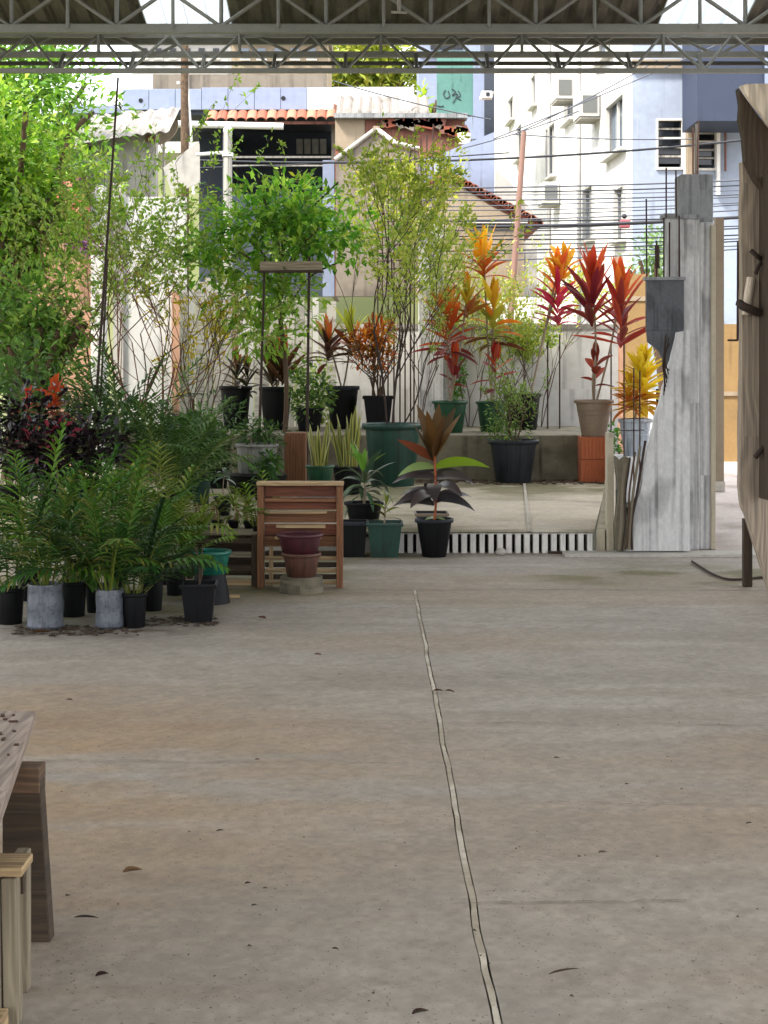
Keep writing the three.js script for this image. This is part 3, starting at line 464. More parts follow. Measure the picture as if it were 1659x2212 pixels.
{ const t = thing('tiled_gable_house', 'low house whose gable is edged with red curved tiles', 'house'), d = 27;
  part('gable_wall', poly([[893, 640], [893, 420], [957, 378], [1062, 446], [1132, 482], [1132, 640]], d, 0.25), M.cream, t);
  const slope = (x0, y0, x1, y1, n) => { for (let k = 0; k < n; k++) { const f = (k + 0.5) / n, a = Math.atan2(-(y1 - y0), x1 - x0); const m = part('rake_tile', tileG, [M.tile, M.tileDark, M.tileLight, M.tileDark][(k * 7) % 4], t); m.position.copy(at(lerp(x0, x1, f), lerp(y0, y1, f), d - 0.12)); m.scale.set(0.9, 1, 1); m.rotation.z = a; } };
  slope(957, 372, 1168, 484, 17); slope(957, 372, 893, 414, 5);
  const roofSide = (x0, y0, x1, y1) => { const a = at(x0, y0 + 4, d), b = at(x1, y1 + 4, d); const L = Math.hypot(b.x - a.x, b.y - a.y); part('roof', bx(L, 0.05, 3.4, (a.x + b.x) / 2, (a.y + b.y) / 2, -d - 1.7, { rz: Math.atan2(b.y - a.y, b.x - a.x) }), M.tile, t); }; roofSide(957, 372, 1168, 484); roofSide(957, 372, 893, 414);
  part('ridge_end', rod(at(958, 379, d - 0.16), at(958, 379, d - 0.02), 0.1, 12), M.tileLight, t); part('vent', rod(at(957, 385, d - 0.18), at(957, 385, d - 0.1), 0.035, 8), M.darkRoom, t);
  part('eave_beam', bpx(996, 474, 1140, 482, d - 0.1, 0.12), M.whiteWall, t); part('eave_shadow_board', bpx(996, 483, 1140, 487, d - 0.06, 0.1), M.woodDark, t); }
single('sided_house', [poly([[958, 640], [958, 330], [1068, 285], [1068, 640]], 31.5, 0.3)], M.blueWhite, 'pale house wall with sloping top between tiled gable and white building', 'house');
single('sided_house', [poly([[1072, 640], [1072, 368], [1106, 398], [1160, 470], [1160, 640]], 31, 0.3)], M.greyWall, 'grey sloping wall at the foot of the white building', 'house');
// bright white building receding to the left
{ const t = thing('white_building', 'tall sunlit white apartment building with air conditioners on its facade', 'building'), d0 = 34, X0 = X(1365, 34), kx = (X(1065, 60) - X0) / 26, kl = Math.hypot(1, kx);
  const fu = (px) => { const d = (X0 - d0 * kx) / ((px - CX) / F - kx); return { u: 26 * kl + 6 - (d - d0) * kl, d }; };
  const wins = [[1312, 1352, 212, 332], [1222, 1243, 172, 262], [1182, 1202, 268, 384], [1100, 1112, 208, 262], [1118, 1130, 268, 345], [1150, 1160, 160, 230], [1290, 1325, 60, 130], [1262, 1284, 400, 520], [1330, 1352, 400, 520]].map(([a, b, y0, y1]) => { const A = fu(a), B = fu(b), dm = (A.d + B.d) / 2; return { u0: A.u, u1: B.u, v0: Y(y1, dm), v1: Y(y0, dm) }; });
  const top = 17, len = 26 * kl + 6, sg = t; t.position.set(X0 + kx / kl * len, 0, -d0 - len / kl); t.rotation.y = Math.PI * 1.5 + Math.atan(-kx);
  part('facade_wall', ext(rect(0, -0.3, len, top), 0.3, wins.map(w => rect(w.u0, w.v0, w.u1, w.v1).reverse())), M.veryWhite, sg);
  part('added_backing', bx(len - 0.4, top - 0.3, 0.1, len / 2, top / 2, -1.6), M.darkRoom, sg); part('end_wall', bx(0.2, top, 0.2, len - 0.1, top / 2, -0.45), M.veryWhite, sg);  // dark backing panel added so no light leaks through the window holes
  for (const w of wins) { const wu = w.u1 - w.u0, wv = w.v1 - w.v0, f = part('window', [bx(0.08, wv, 0.1, w.u0 + 0.04, (w.v0 + w.v1) / 2, 0.01), bx(0.08, wv, 0.1, w.u1 - 0.04, (w.v0 + w.v1) / 2, 0.01), bx(0.06, wv - 0.1, 0.06, (w.u0 + w.u1) / 2, (w.v0 + w.v1) / 2, -0.05), bx(wu - 0.17, 0.08, 0.1, (w.u0 + w.u1) / 2, w.v1 - 0.04, 0.01), bx(wu + 0.2, 0.07, 0.22, (w.u0 + w.u1) / 2, w.v0 - 0.036, 0.08)], M.ac, sg); }
  for (const w of wins) part('pane', bx(w.u1 - w.u0 - 0.1, w.v1 - w.v0 - 0.1, 0.02, (w.u0 + w.u1) / 2, (w.v0 + w.v1) / 2, -0.12), M.glass, sg);
  for (const [px, py] of [[1290, 232], [1236, 196], [1205, 420]]) { const q = fu(px), v = Y(py, q.d); part('air_conditioner', [bx(1.0, 0.62, 0.5, q.u, v, 0.28, { r: 0.02 })], M.ac, sg); part('grille', bx(0.02, 0.42, 0.36, q.u + 0.51, v, 0.28), M.grille, sg); part('bracket', bx(0.9, 0.04, 0.5, q.u, v - 0.34, 0.26), M.greyPole, sg); }
  for (const px of [1255, 1190]) { const q = fu(px); part('drain_pipe', rod(V(q.u, 0, 0.06), V(q.u, top, 0.06), 0.05, 6), M.whiteWall, sg); } }
{ const t = thing('blue_building', 'pale blue building front with dark louvred windows on the right', 'building'), d = 34; const hol = [rect(1421, 362, 1474, 259), rect(1502, 364, 1546, 270)];
  part('front_wall', poly([[1366, 840], [1366, -120], [1620, -120], [1620, 840]], d, 0.3, hol), M.paleBlue, t); part('added_backing', bpx(1380, 200, 1600, 420, d + 1.2, 0.1), M.darkRoom, t);  // dark panel added behind the openings in place of an unlit room
  for (const [x0, x1, y0, y1] of [[1421, 1474, 259, 362], [1502, 1546, 270, 364]]) {
    const f = part('window', [bpx(x0 - 3, y0 - 3, x1 + 3, y0 + 1, d - 0.04, 0.1), bpx(x0 - 3, y1 - 1, x1 + 3, y1 + 4, d - 0.06, 0.16), bpx(x0 - 3, y0 + 1.2, x0 + 1, y1 - 1.2, d - 0.04, 0.1), bpx(x1 - 1, y0 + 1.2, x1 + 3, y1 - 1.2, d - 0.04, 0.1)], M.whitePaint, t);
    const n = 5; for (let k = 0; k < n; k++) part('louvre', bpx(x0 + 1.5, y0 + 3 + (y1 - y0 - 4) * k / n, x1 - 1.5, y0 + (y1 - y0 - 4) * (k + 0.78) / n, d + 0.1, 0.02, { rx: 0.0 }), M.glassDark, f);
    for (let k = 1; k < n; k++) part('louvre_bar', bpx(x0 + 1.5, y0 + (y1 - y0 - 4) * (k - 0.18) / n + 1, x1 - 1.5, y0 + (y1 - y0 - 4) * k / n + 1.5, d + 0.06, 0.03), k === 2 ? M.whitePaint : M.greyPole, f); }
  part('drain_pipe', rod(at(1480, -100, d - 0.05), at(1480, 700, d - 0.05), 0.04, 7), M.whiteWall, t); part('drain_pipe', rod(at(1487, -100, d - 0.05), at(1487, 700, d - 0.05), 0.03, 7), M.whiteWall, t); part('cornice', bpx(1496, 262, 1600, 276, d - 0.3, 0.3), M.veryWhite, t);
  part('column', bpx(1486, 276, 1500, 420, d - 0.25, 0.2), M.cream, t); part('column', bpx(1549, 276, 1556, 420, d - 0.2, 0.15), M.veryWhite, t); part('conduit', rod(at(1567, 270, d - 0.1), at(1567, 370, d - 0.1), 0.025, 6), M.brickWall, t);
  part('roof_band', bpx(1366, 128, 1500, 150, d - 0.12, 0.12), M.cream, t); }
{ const t = thing('navy_box', 'dark navy overhanging upper storey at the top right corner', 'building'); part('volume', bpx(1506, 20, 1720, 261, 32, 1.6), M.navy, t); part('band', bpx(1653, 20, 1661, 200, 31.9, 0.06), M.blueWhite, t); }
// far hillside houses seen through the trusses
{ const t = thing('far_house', 'pinkish white far house seen between the trusses at the upper left', 'house'), d = 55; part('wall', bpx(285, 70, 492, 330, d, 4), M.whiteWall, t); part('roof', bpx(280, 66, 496, 80, d - 0.4, 4.6), M.tileLight, t); for (let k = 0; k < 6; k++) { const f = part('window', bpx(305 + k * 31, 104, 318 + k * 31, 124, d - 0.06, 0.05), M.glassDark, t); part('sill', bpx(303 + k * 31, 125, 320 + k * 31, 128, d - 0.15, 0.1), M.whitePaint, f); } }
{ const t = thing('far_house', 'cream far house with grey roof seen through trusses left of the yellow trees', 'house'), d = 50; part('wall', bpx(500, 76, 708, 330, d, 4), M.cream, t); part('roof', bpx(494, 70, 714, 84, d - 0.4, 4.8), M.oldSheet, t); for (let k = 0; k < 5; k++) { const f = part('window', bpx(520 + k * 36, 104, 538 + k * 36, 126, d - 0.06, 0.05), M.glass, t); part('sill', bpx(518 + k * 36, 127, 540 + k * 36, 130, d - 0.15, 0.1), M.whitePaint, f); } }
{ const t = thing('far_house', 'grey house with dark window strip high behind the turquoise wall', 'house'), d = 44; part('wall', bpx(905, 60, 1052, 300, d, 3), M.blueWhite, t); part('window', bpx(930, 94, 1000, 106, d - 0.05, 0.05), M.darkRoom, t); part('band', bpx(905, 112, 1052, 118, d - 0.1, 0.1), M.darkConcrete, t); }
{ const t = thing('grey_roof_house', 'bluish low roof among dark shrubs left of the long stake', 'house'), d = 46; part('roof', bpx(150, 228, 250, 244, d, 3), M.blueWhite, t); part('wall', bpx(156, 244, 262, 420, d + 0.3, 2.4), M.greyWall, t); }
single('shack_wall', [poly([[150, 480], [150, 330], [238, 335], [238, 480]], 26, 0.15)], M.greyWall, 'grey wall below the metal roof, half hidden by the left tree', 'wall');

// ---------- poles and cables ----------
{ const d = 25; single('leaning_pole', [rod(V(X(1080, d), -0.1, -d), at(1132, 284, d), 0.062, 8, 0.045)], M.rustPole, 'slim leaning pole in front of the white building', 'pole'); }
{ const t = thing('floodlight', 'small white floodlight box on the edge of the white building', 'floodlight'), d = 30; part('housing', bpx(1040, 196, 1064, 212, d, 0.2, { r: 0.02 }), M.pvc, t); part('lens', bpx(1050, 199, 1058, 207, d - 0.02, 0.02), M.darkRoom, t); part('bracket', bpx(1036, 208, 1050, 214, d + 0.05, 0.1), M.pvc, t); part('arm', rod(at(1066, 200, d + 0.1), at(1062, 208, 36), 0.03), M.greyPole, t); }
function cable(x0, y0, x1, y1, sag, d0, d1, r, mat, label, group) { const pts = []; for (let k = 0; k <= 8; k++) { const f = k / 8; pts.push(at(lerp(x0, x1, f), lerp(y0, y1, f) + sag * 4 * f * (1 - f), lerp(d0, d1, f))); } return single('power_cable', [tubeOf(pts, r, 24, 4)], mat, label, 'cable', group); }
cable(380, 345, 1700, 292, 26, 26, 27, 0.02, M.cable, 'thick dark cable crossing the whole street in front of the gables', 'overhead cables');
cable(380, 364, 1100, 330, 4, 27, 27, 0.012, M.cable, 'thin dark cable just below the thick one on the left', 'overhead cables');
const ORD = ['topmost', 'second', 'third', 'fourth', 'fifth', 'sixth', 'seventh', 'eighth', 'ninth', 'tenth', 'eleventh', 'twelfth', 'thirteenth', 'fourteenth', 'fifteenth', 'sixteenth', 'lowest'];
{ const r = rngOf(21); for (let k = 0; k < 17; k++) { const y = 395 + k * 9.5; const tilt = r() * 26; cable(940 - r() * 60, y + 6 + tilt * 0.5, 1720, y - 6 - tilt * 0.5, 4 + r() * 3, 25 + r() * 2, 25.5 + r() * 3, 0.008 + r() * 0.007, r() < 0.4 ? M.cable : M.cableGrey, (k % 16 ? ORD[k] + ' thin cable from the top' : ORD[k] + ' thin cable') + ' in the bundle before the white building', 'bundle of thin overhead cables'); } }
cable(1020, 490, 1700, 462, 6, 25, 25, 0.028, M.cable, 'thickest black cable low in the bundle just above the red plants', 'overhead cables');
for (const [a, b, c, e, lab] of [[1066, 300, 1640, 55, 'thin cable rising steeply to the upper right over the white building'], [1110, 290, 1500, 300, 'thin cable from the leaning pole head to the louvred window'], [1120, 286, 1420, 130, 'thin cable climbing from the leaning pole head'], [720, 175, 1060, 258, 'thin cable sloping down across the turquoise wall'], [1000, 320, 1250, 240, 'thin cable climbing across the sloping pale house']]) cable(a, b, c, e, 5, 26, 27, 0.011, M.cableGrey, lab, 'overhead cables');
{ const t = thing('cable_junction_box', 'small red and black junction box hanging in the cable bundle', 'junction box'), d = 25.4; part('box', bpx(1340, 474, 1362, 492, d - 0.05, 0.12, { r: 0.02 }), std('#8f4a50', { roughness: 0.6 }), t); part('cap', new THREE.SphereGeometry(0.045, 10, 8).translate(...at(1349, 467, d).toArray()), M.cable, t); }

// =====================================================================
// POTS AND PLANTS
// =====================================================================
function lathePot(rt, rb, h, seg = 28, lip = 0.014, sq = false) {
  const t = Math.max(0.006, rt * 0.05), P2 = (x, y) => new THREE.Vector2(x, y);
  const body = [P2(0.001, 0), P2(rb, 0), P2(rt, h), P2(rt - t, h), P2(rt - t * 1.2, h * 0.86), P2(0.001, h * 0.86)];
  const lh = Math.max(0.02, h * 0.09), rim = [P2(rt - t * 0.5, h + 0.003), P2(rt - t * 0.4, h - lh), P2(rt + lip, h - lh), P2(rt + lip * 1.25, h - lh * 0.35), P2(rt + lip, h + 0.003), P2(rt - t * 0.5, h + 0.0031)];
  const k = sq ? 4 : seg; let a = new THREE.LatheGeometry(body.map(p => sq ? P2(p.x * 1.38, p.y) : p), k), b = new THREE.LatheGeometry(rim.map(p => sq ? P2(p.x * 1.38, p.y) : p), k);
  if (sq) { a.rotateY(Math.PI / 4); b.rotateY(Math.PI / 4); a = a.toNonIndexed(); b = b.toNonIndexed(); a.computeVertexNormals(); b.computeVertexNormals(); }
  return [a, b];
}
// a potted thing: pot > rim, soil; the plant's parts are added by grow(group, soil height, random)
function potted(name, label, cat, group, o, grow) {
  const d = o.d ?? D(o.py, o.h ?? 0), y = o.h ?? Y(o.py, d); const t = thing(name, label, cat, group, [X(o.px, d), y, -d], o.ry ?? 0);
  const rt = o.w / 2 / F * d * (o.sq ? 0.94 : 0.95), h = o.hp / F * d, rb = rt * (o.taper ?? 0.74);
  const [a, b] = lathePot(rt, rb, h, 28, o.lip ?? rt * 0.07, o.sq); const p = part('pot', a, o.mat, t); part('rim', b, o.rim ?? o.mat, p);
  if (o.rings) for (let k = 1; k <= o.rings; k++) { const f = 0.82 - k * 0.12; part('band', new THREE.TorusGeometry(lerp(rb, rt, f) + 0.002, 0.006, 5, 28).rotateX(Math.PI / 2).translate(0, h * f, 0), o.mat, p); }
  if (!o.empty) { const s = new THREE.CircleGeometry(rt * 0.93, o.sq ? 4 : 22, o.sq ? Math.PI / 4 : 0); if (o.sq) s.scale(1.34, 1.34, 1); s.rotateX(-Math.PI / 2); const sp = s.attributes.position; s.translate(0, h * 0.9, 0); part('soil', metreUV(s), M.soil, t); }
  if (grow) grow(t, h * 0.9, rngOf(Math.round(o.px * 13 + (o.py ?? d * 50) * 7)), d); return t;
}
const dirOf = (az, el) => V(Math.cos(el) * Math.cos(az), Math.sin(el), Math.cos(el) * Math.sin(az));
// rosette of separate leaves around the top of a cane
function rosette(t, r, top, n, len, wid, cols, { e0 = 1.35, e1 = 0.1, bend = 0.7, mat = M.leafMid, span = 0.25, az0 = 0, tipc = null, axis = V(0, 1, 0), edge = null, fold = 0.18, prof = t => Math.pow(Math.sin(Math.PI * Math.pow(clamp(t * 0.95 + 0.04), 1.05)), 0.75) } = {}) {
  for (let k = 0; k < n; k++) { const f = k / (n - 1), az = az0 + k * 2.4 + r() * 0.4, el = lerp(e1, e0, f) + (r() - 0.5) * 0.42; const mb = new MB(), c = mixc(cols(1 - f), r), dir = dirOf(az, el);
    mb.leaf(top.clone().addScaledVector(axis, -span * (1 - f)), dir, len * (0.75 + 0.4 * r()) * (f > 0.85 ? 0.8 : 1), wid * (0.8 + 0.4 * r()), { bend: bend * (0.3 + 1.6 * r()) * (1.15 - 0.6 * f), fold, base: c.clone().multiplyScalar(0.95), tip: tipc ? C(tipc).lerp(c, 0.5 * r()) : c, edge: edge ? C(edge) : c.clone().lerp(C('#e8b060'), 0.12 * r()).multiplyScalar(0.75 + 0.5 * r()), segs: 6, twist: (r() - 0.5) * 1.1, prof });
    mb.build('leaf', mat, t); }
}
function cane(t, pts, r0, r1 = r0 * 0.7, mat = M.cane) { const g = tubeOf(pts, r0, 14, 6); part('stem', g, mat, t); }
const TI = { // colour from the crown's top (0) to its lowest leaves (1)
  fire: f => f < 0.4 ? ['#e8a02a', '#e0661e', '#f0bc4a'] : f < 0.75 ? ['#c8481e', '#d8621e', '#98282a'] : ['#6a1824', '#8e2230', '#4f121e'],
  red: f => f < 0.45 ? ['#c8482a', '#dc6230', '#b03028'] : ['#8a2228', '#6a1822', '#a83430'],
  pink: f => f < 0.45 ? ['#e6741f', '#e09a1c', '#d84a24'] : ['#a82044', '#b82c4a', '#7e1834'],
  gold: f => f < 0.4 ? ['#ecb824', '#dc9c18', '#c8c038'] : f < 0.75 ? ['#d0741e', '#9fb034', '#bc4a20'] : ['#5f1a20', '#586a22', '#6e2a1c'],
  bronze: f => f < 0.3 ? ['#a5692c', '#8a4a20', '#7a7a2c'] : ['#3f2a1c', '#4a3a1e', '#2c2a1c'],
  dark: f => f < 0.25 ? ['#8a7a30', '#9a4a24'] : ['#2c3420', '#3c2220', '#22301e'],
  yellow: f => f < 0.7 ? ['#f0dc28', '#e8ca1c', '#f4e650'] : ['#d89a1c', '#d9c020', '#b87a1a'],
};
function tiPlant(heads, len, wid, lb) { return (t, y0, r, d) => { for (const H of heads) { const top = V(H.x, H.y, H.z ?? 0), b = V(H.bx ?? 0, y0 - 0.02, H.bz ?? 0), m = b.clone().lerp(top, 0.5); m.x += (r() - 0.5) * 0.06; m.z += (r() - 0.5) * 0.05; cane(t, [b, m, top], 0.013); rosette(t, r, top, Math.round((H.n ?? 20) * 1.45), (H.len ?? len) * 0.95, (H.wid ?? wid) * 0.74, H.cols, { span: H.span ?? 0.35, e1: H.e1 ?? 0.3, e0: 1.45, bend: H.bend ?? 0.4, az0: r() * 6, mat: H.mat ?? M.leaf }); } }; }
// branching shrub: woody tubes plus many small leaves
function shrub(t, r, base, { h = 1, spread = 0.6, n = 3, depth = 4, rad = 0.012, leaves = 1400, len = 0.035, wid = 0.018, cols = ['#6f8a2a', '#8a9a34', '#4d6a22'], woodMat = M.bark, mat = M.leaf, clear = 0.35, lean = 0, droop = 0, upright = 0.35, only = 2 } = {}) {
  const tips = [], wood = [];
  const grow = (p, dir, L, R, k) => { const e = p.clone().addScaledVector(dir, L), m = p.clone().lerp(e, 0.5).add(V((r() - 0.5) * L * 0.16, 0, (r() - 0.5) * L * 0.16)); wood.push(tubeOf([p, m, e], R, 4, 5)); if (k <= only - 1) tips.push([m, e, dir]); if (k === 0) return;
    const c = k > 1 ? 2 + (r() < 0.55 ? 1 : 0) : 3; for (let i = 0; i < c; i++) { const q = rdir(r); q.y = q.y * 0.6 + upright - droop * (1 - k / depth); const nd = dir.clone().multiplyScalar(0.75).addScaledVector(q, 0.45 + spread * 0.5).normalize(); grow(r() < 0.35 ? m : e, nd, L * (0.62 + 0.3 * r()), R * 0.62, k - 1); } };
  for (let i = 0; i < n; i++) { const a = i / n * 6.283 + r() * 1.5; grow(base.clone().add(V(Math.cos(a) * 0.03, 0, Math.sin(a) * 0.03)), V(Math.cos(a) * spread * 0.4 + lean, 1, Math.sin(a) * spread * 0.4).normalize(), h * clear, rad, depth); }
  part('branches', wood, woodMat, t);
  const mb = new MB(), per = Math.max(1, Math.round(leaves / tips.length));
  for (const [a, b, dir] of tips) for (let i = 0; i < per; i++) { const o = a.clone().lerp(b, r() * 1.15).add(rdir(r).multiplyScalar(len * 0.5)), q = rdir(r).add(dir.clone().multiplyScalar(0.7)); q.y -= 0.15; q.normalize(); const s = V(0, 0, 0).crossVectors(q, rdir(r)).normalize(); mb.tiny(o, q, s, len * (0.7 + 0.6 * r()), wid * (0.7 + 0.6 * r()), mixc(cols, r)); }
  const f = mb.build('foliage', mat, t); f.userData.kind = 'stuff'; return t;
}
// dense bush of mid-size leaves scattered through lobes
function bush(t, r, c, R, { n = 900, len = 0.09, wid = 0.035, cols, mat = M.leafMid, down = 0.2, name = 'foliage', shell = 0.45, lobes = 7, bend = 0.5 }) {
  const mb = new MB(), Ls = []; for (let i = 0; i < lobes; i++) { const q = rdir(r); Ls.push([V(c.x + q.x * R.x * 0.55, c.y + q.y * R.y * 0.55, c.z + q.z * R.z * 0.55), 0.45 + 0.3 * r()]); }
  for (let i = 0; i < n; i++) { const [lc, k] = Ls[Math.floor(r() * lobes)], q = rdir(r), rr = Math.pow(r(), shell) * k; const o = V(lc.x + q.x * R.x * rr, lc.y + q.y * R.y * rr, lc.z + q.z * R.z * rr), dir = q.clone().add(rdir(r).multiplyScalar(0.8)); dir.y += 0.25 - down; dir.normalize();
    if (len > 0.05) mb.leaf(o, dir, len * (0.7 + 0.6 * r()), wid * (0.7 + 0.6 * r()), { bend: bend * r(), base: mixc(cols, r), segs: 2, fold: 0.2, prof: t => [0.15, 1, 0.05][Math.round(t * 2)], twist: (r() - 0.5) * 1.6 });
    else mb.tiny(o, dir, V(0, 0, 0).crossVectors(dir, rdir(r)).normalize(), len * (0.7 + 0.6 * r()), wid * (0.7 + 0.6 * r()), mixc(cols, r)); }
  const f = mb.build(name, mat, t); f.userData.kind = 'stuff'; return f;
}
// feather palm: each frond its own part
function palm(t, y0, r, { n = 8, len = 0.7, leaflets = 16, lw = 0.018, ll = 0.2, cols = ['#3f6a24', '#557a2a', '#2f5420'], bend = 1.0, e0 = 1.42, e1 = 0.72, tipcol = null, spread = 0.04, mat = M.leafMid, az0 = 0 }) {
  for (let k = 0; k < n; k++) {
    const f = n > 1 ? k / (n - 1) : 1, mb = new MB(), az = az0 + k * 2.4 + r(), el = lerp(e1, e0, f) + (r() - 0.5) * 0.2, L = len * (0.75 + 0.4 * r()), dd = dirOf(az, el), p = V(Math.cos(az) * spread, y0 - 0.02, Math.sin(az) * spread), seg = leaflets, c0 = mixc(cols, r); const rc = c0.clone().lerp(C('#8a8a3a'), 0.5);
    const side = V(0, 0, 0).crossVectors(dd, V(0, 1, 0)).normalize(); const b = bend * (0.6 + 0.7 * r()) * (1.15 - 0.5 * f); let prev = p.clone();
    for (let s = 0; s <= seg; s++) { const u = s / seg; dd.y -= b / seg * (0.3 + 1.4 * u); dd.normalize(); prev.copy(p); p.addScaledVector(dd, L / seg);
      const up = V(0, 0, 0).crossVectors(side, dd).normalize(), w = 0.006 * (1.2 - u); const a0 = mb.v(prev.x - side.x * w, prev.y - side.y * w, prev.z - side.z * w, rc), a1 = mb.v(prev.x + side.x * w, prev.y + side.y * w, prev.z + side.z * w, rc), b0 = mb.v(p.x - side.x * w, p.y - side.y * w, p.z - side.z * w, rc), b1 = mb.v(p.x + side.x * w, p.y + side.y * w, p.z + side.z * w, rc), t0 = mb.v((prev.x + p.x) / 2 + up.x * w, (prev.y + p.y) / 2 + up.y * w, (prev.z + p.z) / 2 + up.z * w, rc); mb.i.push(a0, a1, b1, a0, b1, b0, a0, t0, b0, a1, b1, t0);
      if (u < 0.22) continue; const lf = ll * Math.pow(Math.sin(Math.PI * clamp(0.18 + 0.78 * (u - 0.22) / 0.78)), 0.6);
      for (const sg of [-1, 1]) { const q = side.clone().multiplyScalar(sg * (0.95 - 0.35 * u)).addScaledVector(dd, 0.45 + 0.5 * u).addScaledVector(up, 0.18).normalize(); const col = c0.clone().multiplyScalar(0.85 + 0.3 * r()); mb.leaf(p, q, lf * (0.9 + 0.2 * r()), lw, { bend: 0.55 + 0.4 * r(), base: col, tip: tipcol && r() < 0.3 ? C(tipcol) : col, segs: 3, fold: 0.3, prof: t => [0.35, 1, 0.75, 0.04][Math.round(t * 3)] }); } }
    mb.build('frond', mat, t);
  }
}
function snakePlant(t, y0, r, n, len, wid) { for (let k = 0; k < n; k++) { const a = k * 2.4 + r(), q = 0.03 + 0.06 * r(), mb = new MB(); mb.leaf(V(Math.cos(a) * q, y0 - 0.02, Math.sin(a) * q), dirOf(a, 1.2 + 0.3 * r()), len * (0.65 + 0.5 * r()), wid, { bend: 0.1 * (r() - 0.3), base: C('#2b3c20'), tip: C('#3e5228'), edge: C('#a8a450'), segs: 7, fold: 0.25, prof: t => t > 0.97 ? 0.06 : 0.7 + 0.3 * Math.sin(t * 3.1) - 0.35 * t * t, twist: (r() - 0.5) * 2 }); mb.build('leaf', M.leafGloss, t); } }
const LG = LEDGE;

// ---------- row of pots on the ledge ----------
const gLedge = 'potted plants along the ledge';
potted('potted_cordyline', 'dark leaved plant in black pot, far left of the ledge row', 'potted plant', gLedge, { px: 509, h: LG, d: 20.2, w: 70, hp: 92, mat: M.blackPlastic }, tiPlant([{ x: 0.02, y: 0.86, n: 16, cols: TI.dark, len: 0.36 }, { x: 0.16, y: 0.78, n: 10, cols: TI.dark, len: 0.3 }], 0.36, 0.09));
potted('potted_cordyline', 'bronze and orange upright cordyline in black pot, beside the left stake', 'potted plant', gLedge, { px: 596, h: LG, d: 19.9, w: 72, hp: 92, mat: M.blackPlastic }, tiPlant([{ x: -0.05, y: 0.78, n: 20, cols: TI.bronze, len: 0.62, e1: 0.75, bend: 0.25, span: 0.22 }, { x: 0.08, y: 0.8, n: 18, cols: f => f < 0.3 ? ['#b9622a', '#8a4a20'] : ['#4a2c1c', '#5a3a1e'], len: 0.62, e1: 0.7, bend: 0.3, span: 0.22 }], 0.6, 0.1));
potted('potted_cordyline', 'spreading dark red cordyline with lime centre in black pot with rim coloured lighter for sky light', 'potted plant', gLedge, { px: 740, h: LG, d: 20.2, w: 72, hp: 92, mat: M.blackPlastic, rim: M.greyPlastic }, tiPlant([{ x: -0.2, y: 1.22, n: 22, cols: f => f < 0.3 ? ['#b85a24', '#a03420', '#8a9a2c'] : ['#4a1c1c', '#3a2a1c', '#5e1a20'], len: 0.46, e1: 0.1 }, { x: 0.1, y: 1.34, n: 14, cols: f => f < 0.5 ? ['#9aa82c', '#b4b83a'] : ['#6a3a1c', '#7a3a20'], len: 0.42, e1: 0.3 }], 0.44, 0.11));  // grey rim paints the sky light on the black pot edge
potted('potted_croton', 'bushy orange croton with yellow tips in dark square pot', 'potted plant', gLedge, { px: 817, h: LG, d: 20.0, w: 68, hp: 72, mat: M.blackPlastic, sq: true }, (t, y, r) => { shrub(t, r, V(0, y, 0), { h: 0.75, n: 4, depth: 3, spread: 0.7, rad: 0.014, leaves: 120, len: 0.05, wid: 0.02, cols: ['#8a6a24', '#5a6a24'], clear: 0.42, mat: M.leaf }); bush(t, r, V(0, y + 0.72, 0), V(0.38, 0.34, 0.3), { n: 620, len: 0.13, wid: 0.038, cols: ['#d0641e', '#dc7c22', '#a86a24', '#e0a430', '#7a6a24', '#a03c1c'], mat: M.leaf, down: -0.2 }); });
potted('potted_ti_plant', 'tall orange and red ti plant in green pot, right of the white pillar', 'potted plant', gLedge, { px: 972, h: LG, d: 19.0, w: 76, hp: 68, mat: M.leafGreenPlastic }, tiPlant([{ x: -0.02, y: 1.55, n: 30, cols: TI.fire, len: 0.46, span: 0.62, e1: -0.1 }, { x: 0.06, y: 0.95, n: 8, cols: TI.red, len: 0.28, span: 0.4 }, { x: 0.22, y: 1.75, n: 14, cols: f => f < 0.5 ? ['#c9b42a', '#a8a82c', '#d9861e'] : ['#7a8a2c', '#a5501c'], len: 0.4 }], 0.46, 0.125));
potted('potted_ti_plant', 'tallest golden ti plant with mixed green and maroon leaves in mid green pot', 'potted plant', gLedge, { px: 1062, h: LG, d: 19.2, w: 68, hp: 66, mat: M.leafGreenPlastic }, tiPlant([{ x: -0.1, y: 2.25, n: 22, cols: f => f < 0.6 ? ['#f0bc24', '#e09c18', '#f0d83a'] : ['#d0741e', '#b04a1e'], len: 0.5, span: 0.3, e1: 0.45 }, { x: 0.02, y: 1.7, n: 24, cols: TI.gold, len: 0.42, span: 0.6, e1: -0.1 }, { x: 0.05, y: 0.95, n: 9, cols: TI.red, len: 0.34, span: 0.42, e1: 0 }], 0.46, 0.125));
potted('potted_ti_plant', 'slender ti plant with magenta stem leaves and orange crown in black pot', 'potted plant', gLedge, { px: 1136, h: LG, d: 19.9, w: 66, hp: 78, mat: M.blackPlastic }, tiPlant([{ x: 0.42, y: 2.1, bx: 0.05, n: 30, cols: TI.pink, len: 0.46, span: 0.75, e1: 0.35 }, { x: 0.5, y: 2.2, bx: 0.05, n: 10, cols: f => ['#d98a1e', '#c9a41c', '#c8501a'], len: 0.4, span: 0.25 }], 0.46, 0.125));
potted('potted_shrub', 'light green fine leaved shrub in black pot behind the grey pot', 'potted plant', gLedge, { px: 1118, h: LG, d: 20.6, w: 60, hp: 70, mat: M.blackPlastic }, (t, y, r) => { shrub(t, r, V(0, y, 0), { h: 1.2, n: 3, depth: 4, spread: 0.8, rad: 0.008, leaves: 1900, len: 0.06, wid: 0.03, cols: ['#8fac38', '#b0c048', '#6d942e', '#ccca5c'], clear: 0.3, upright: 0.45 }); });
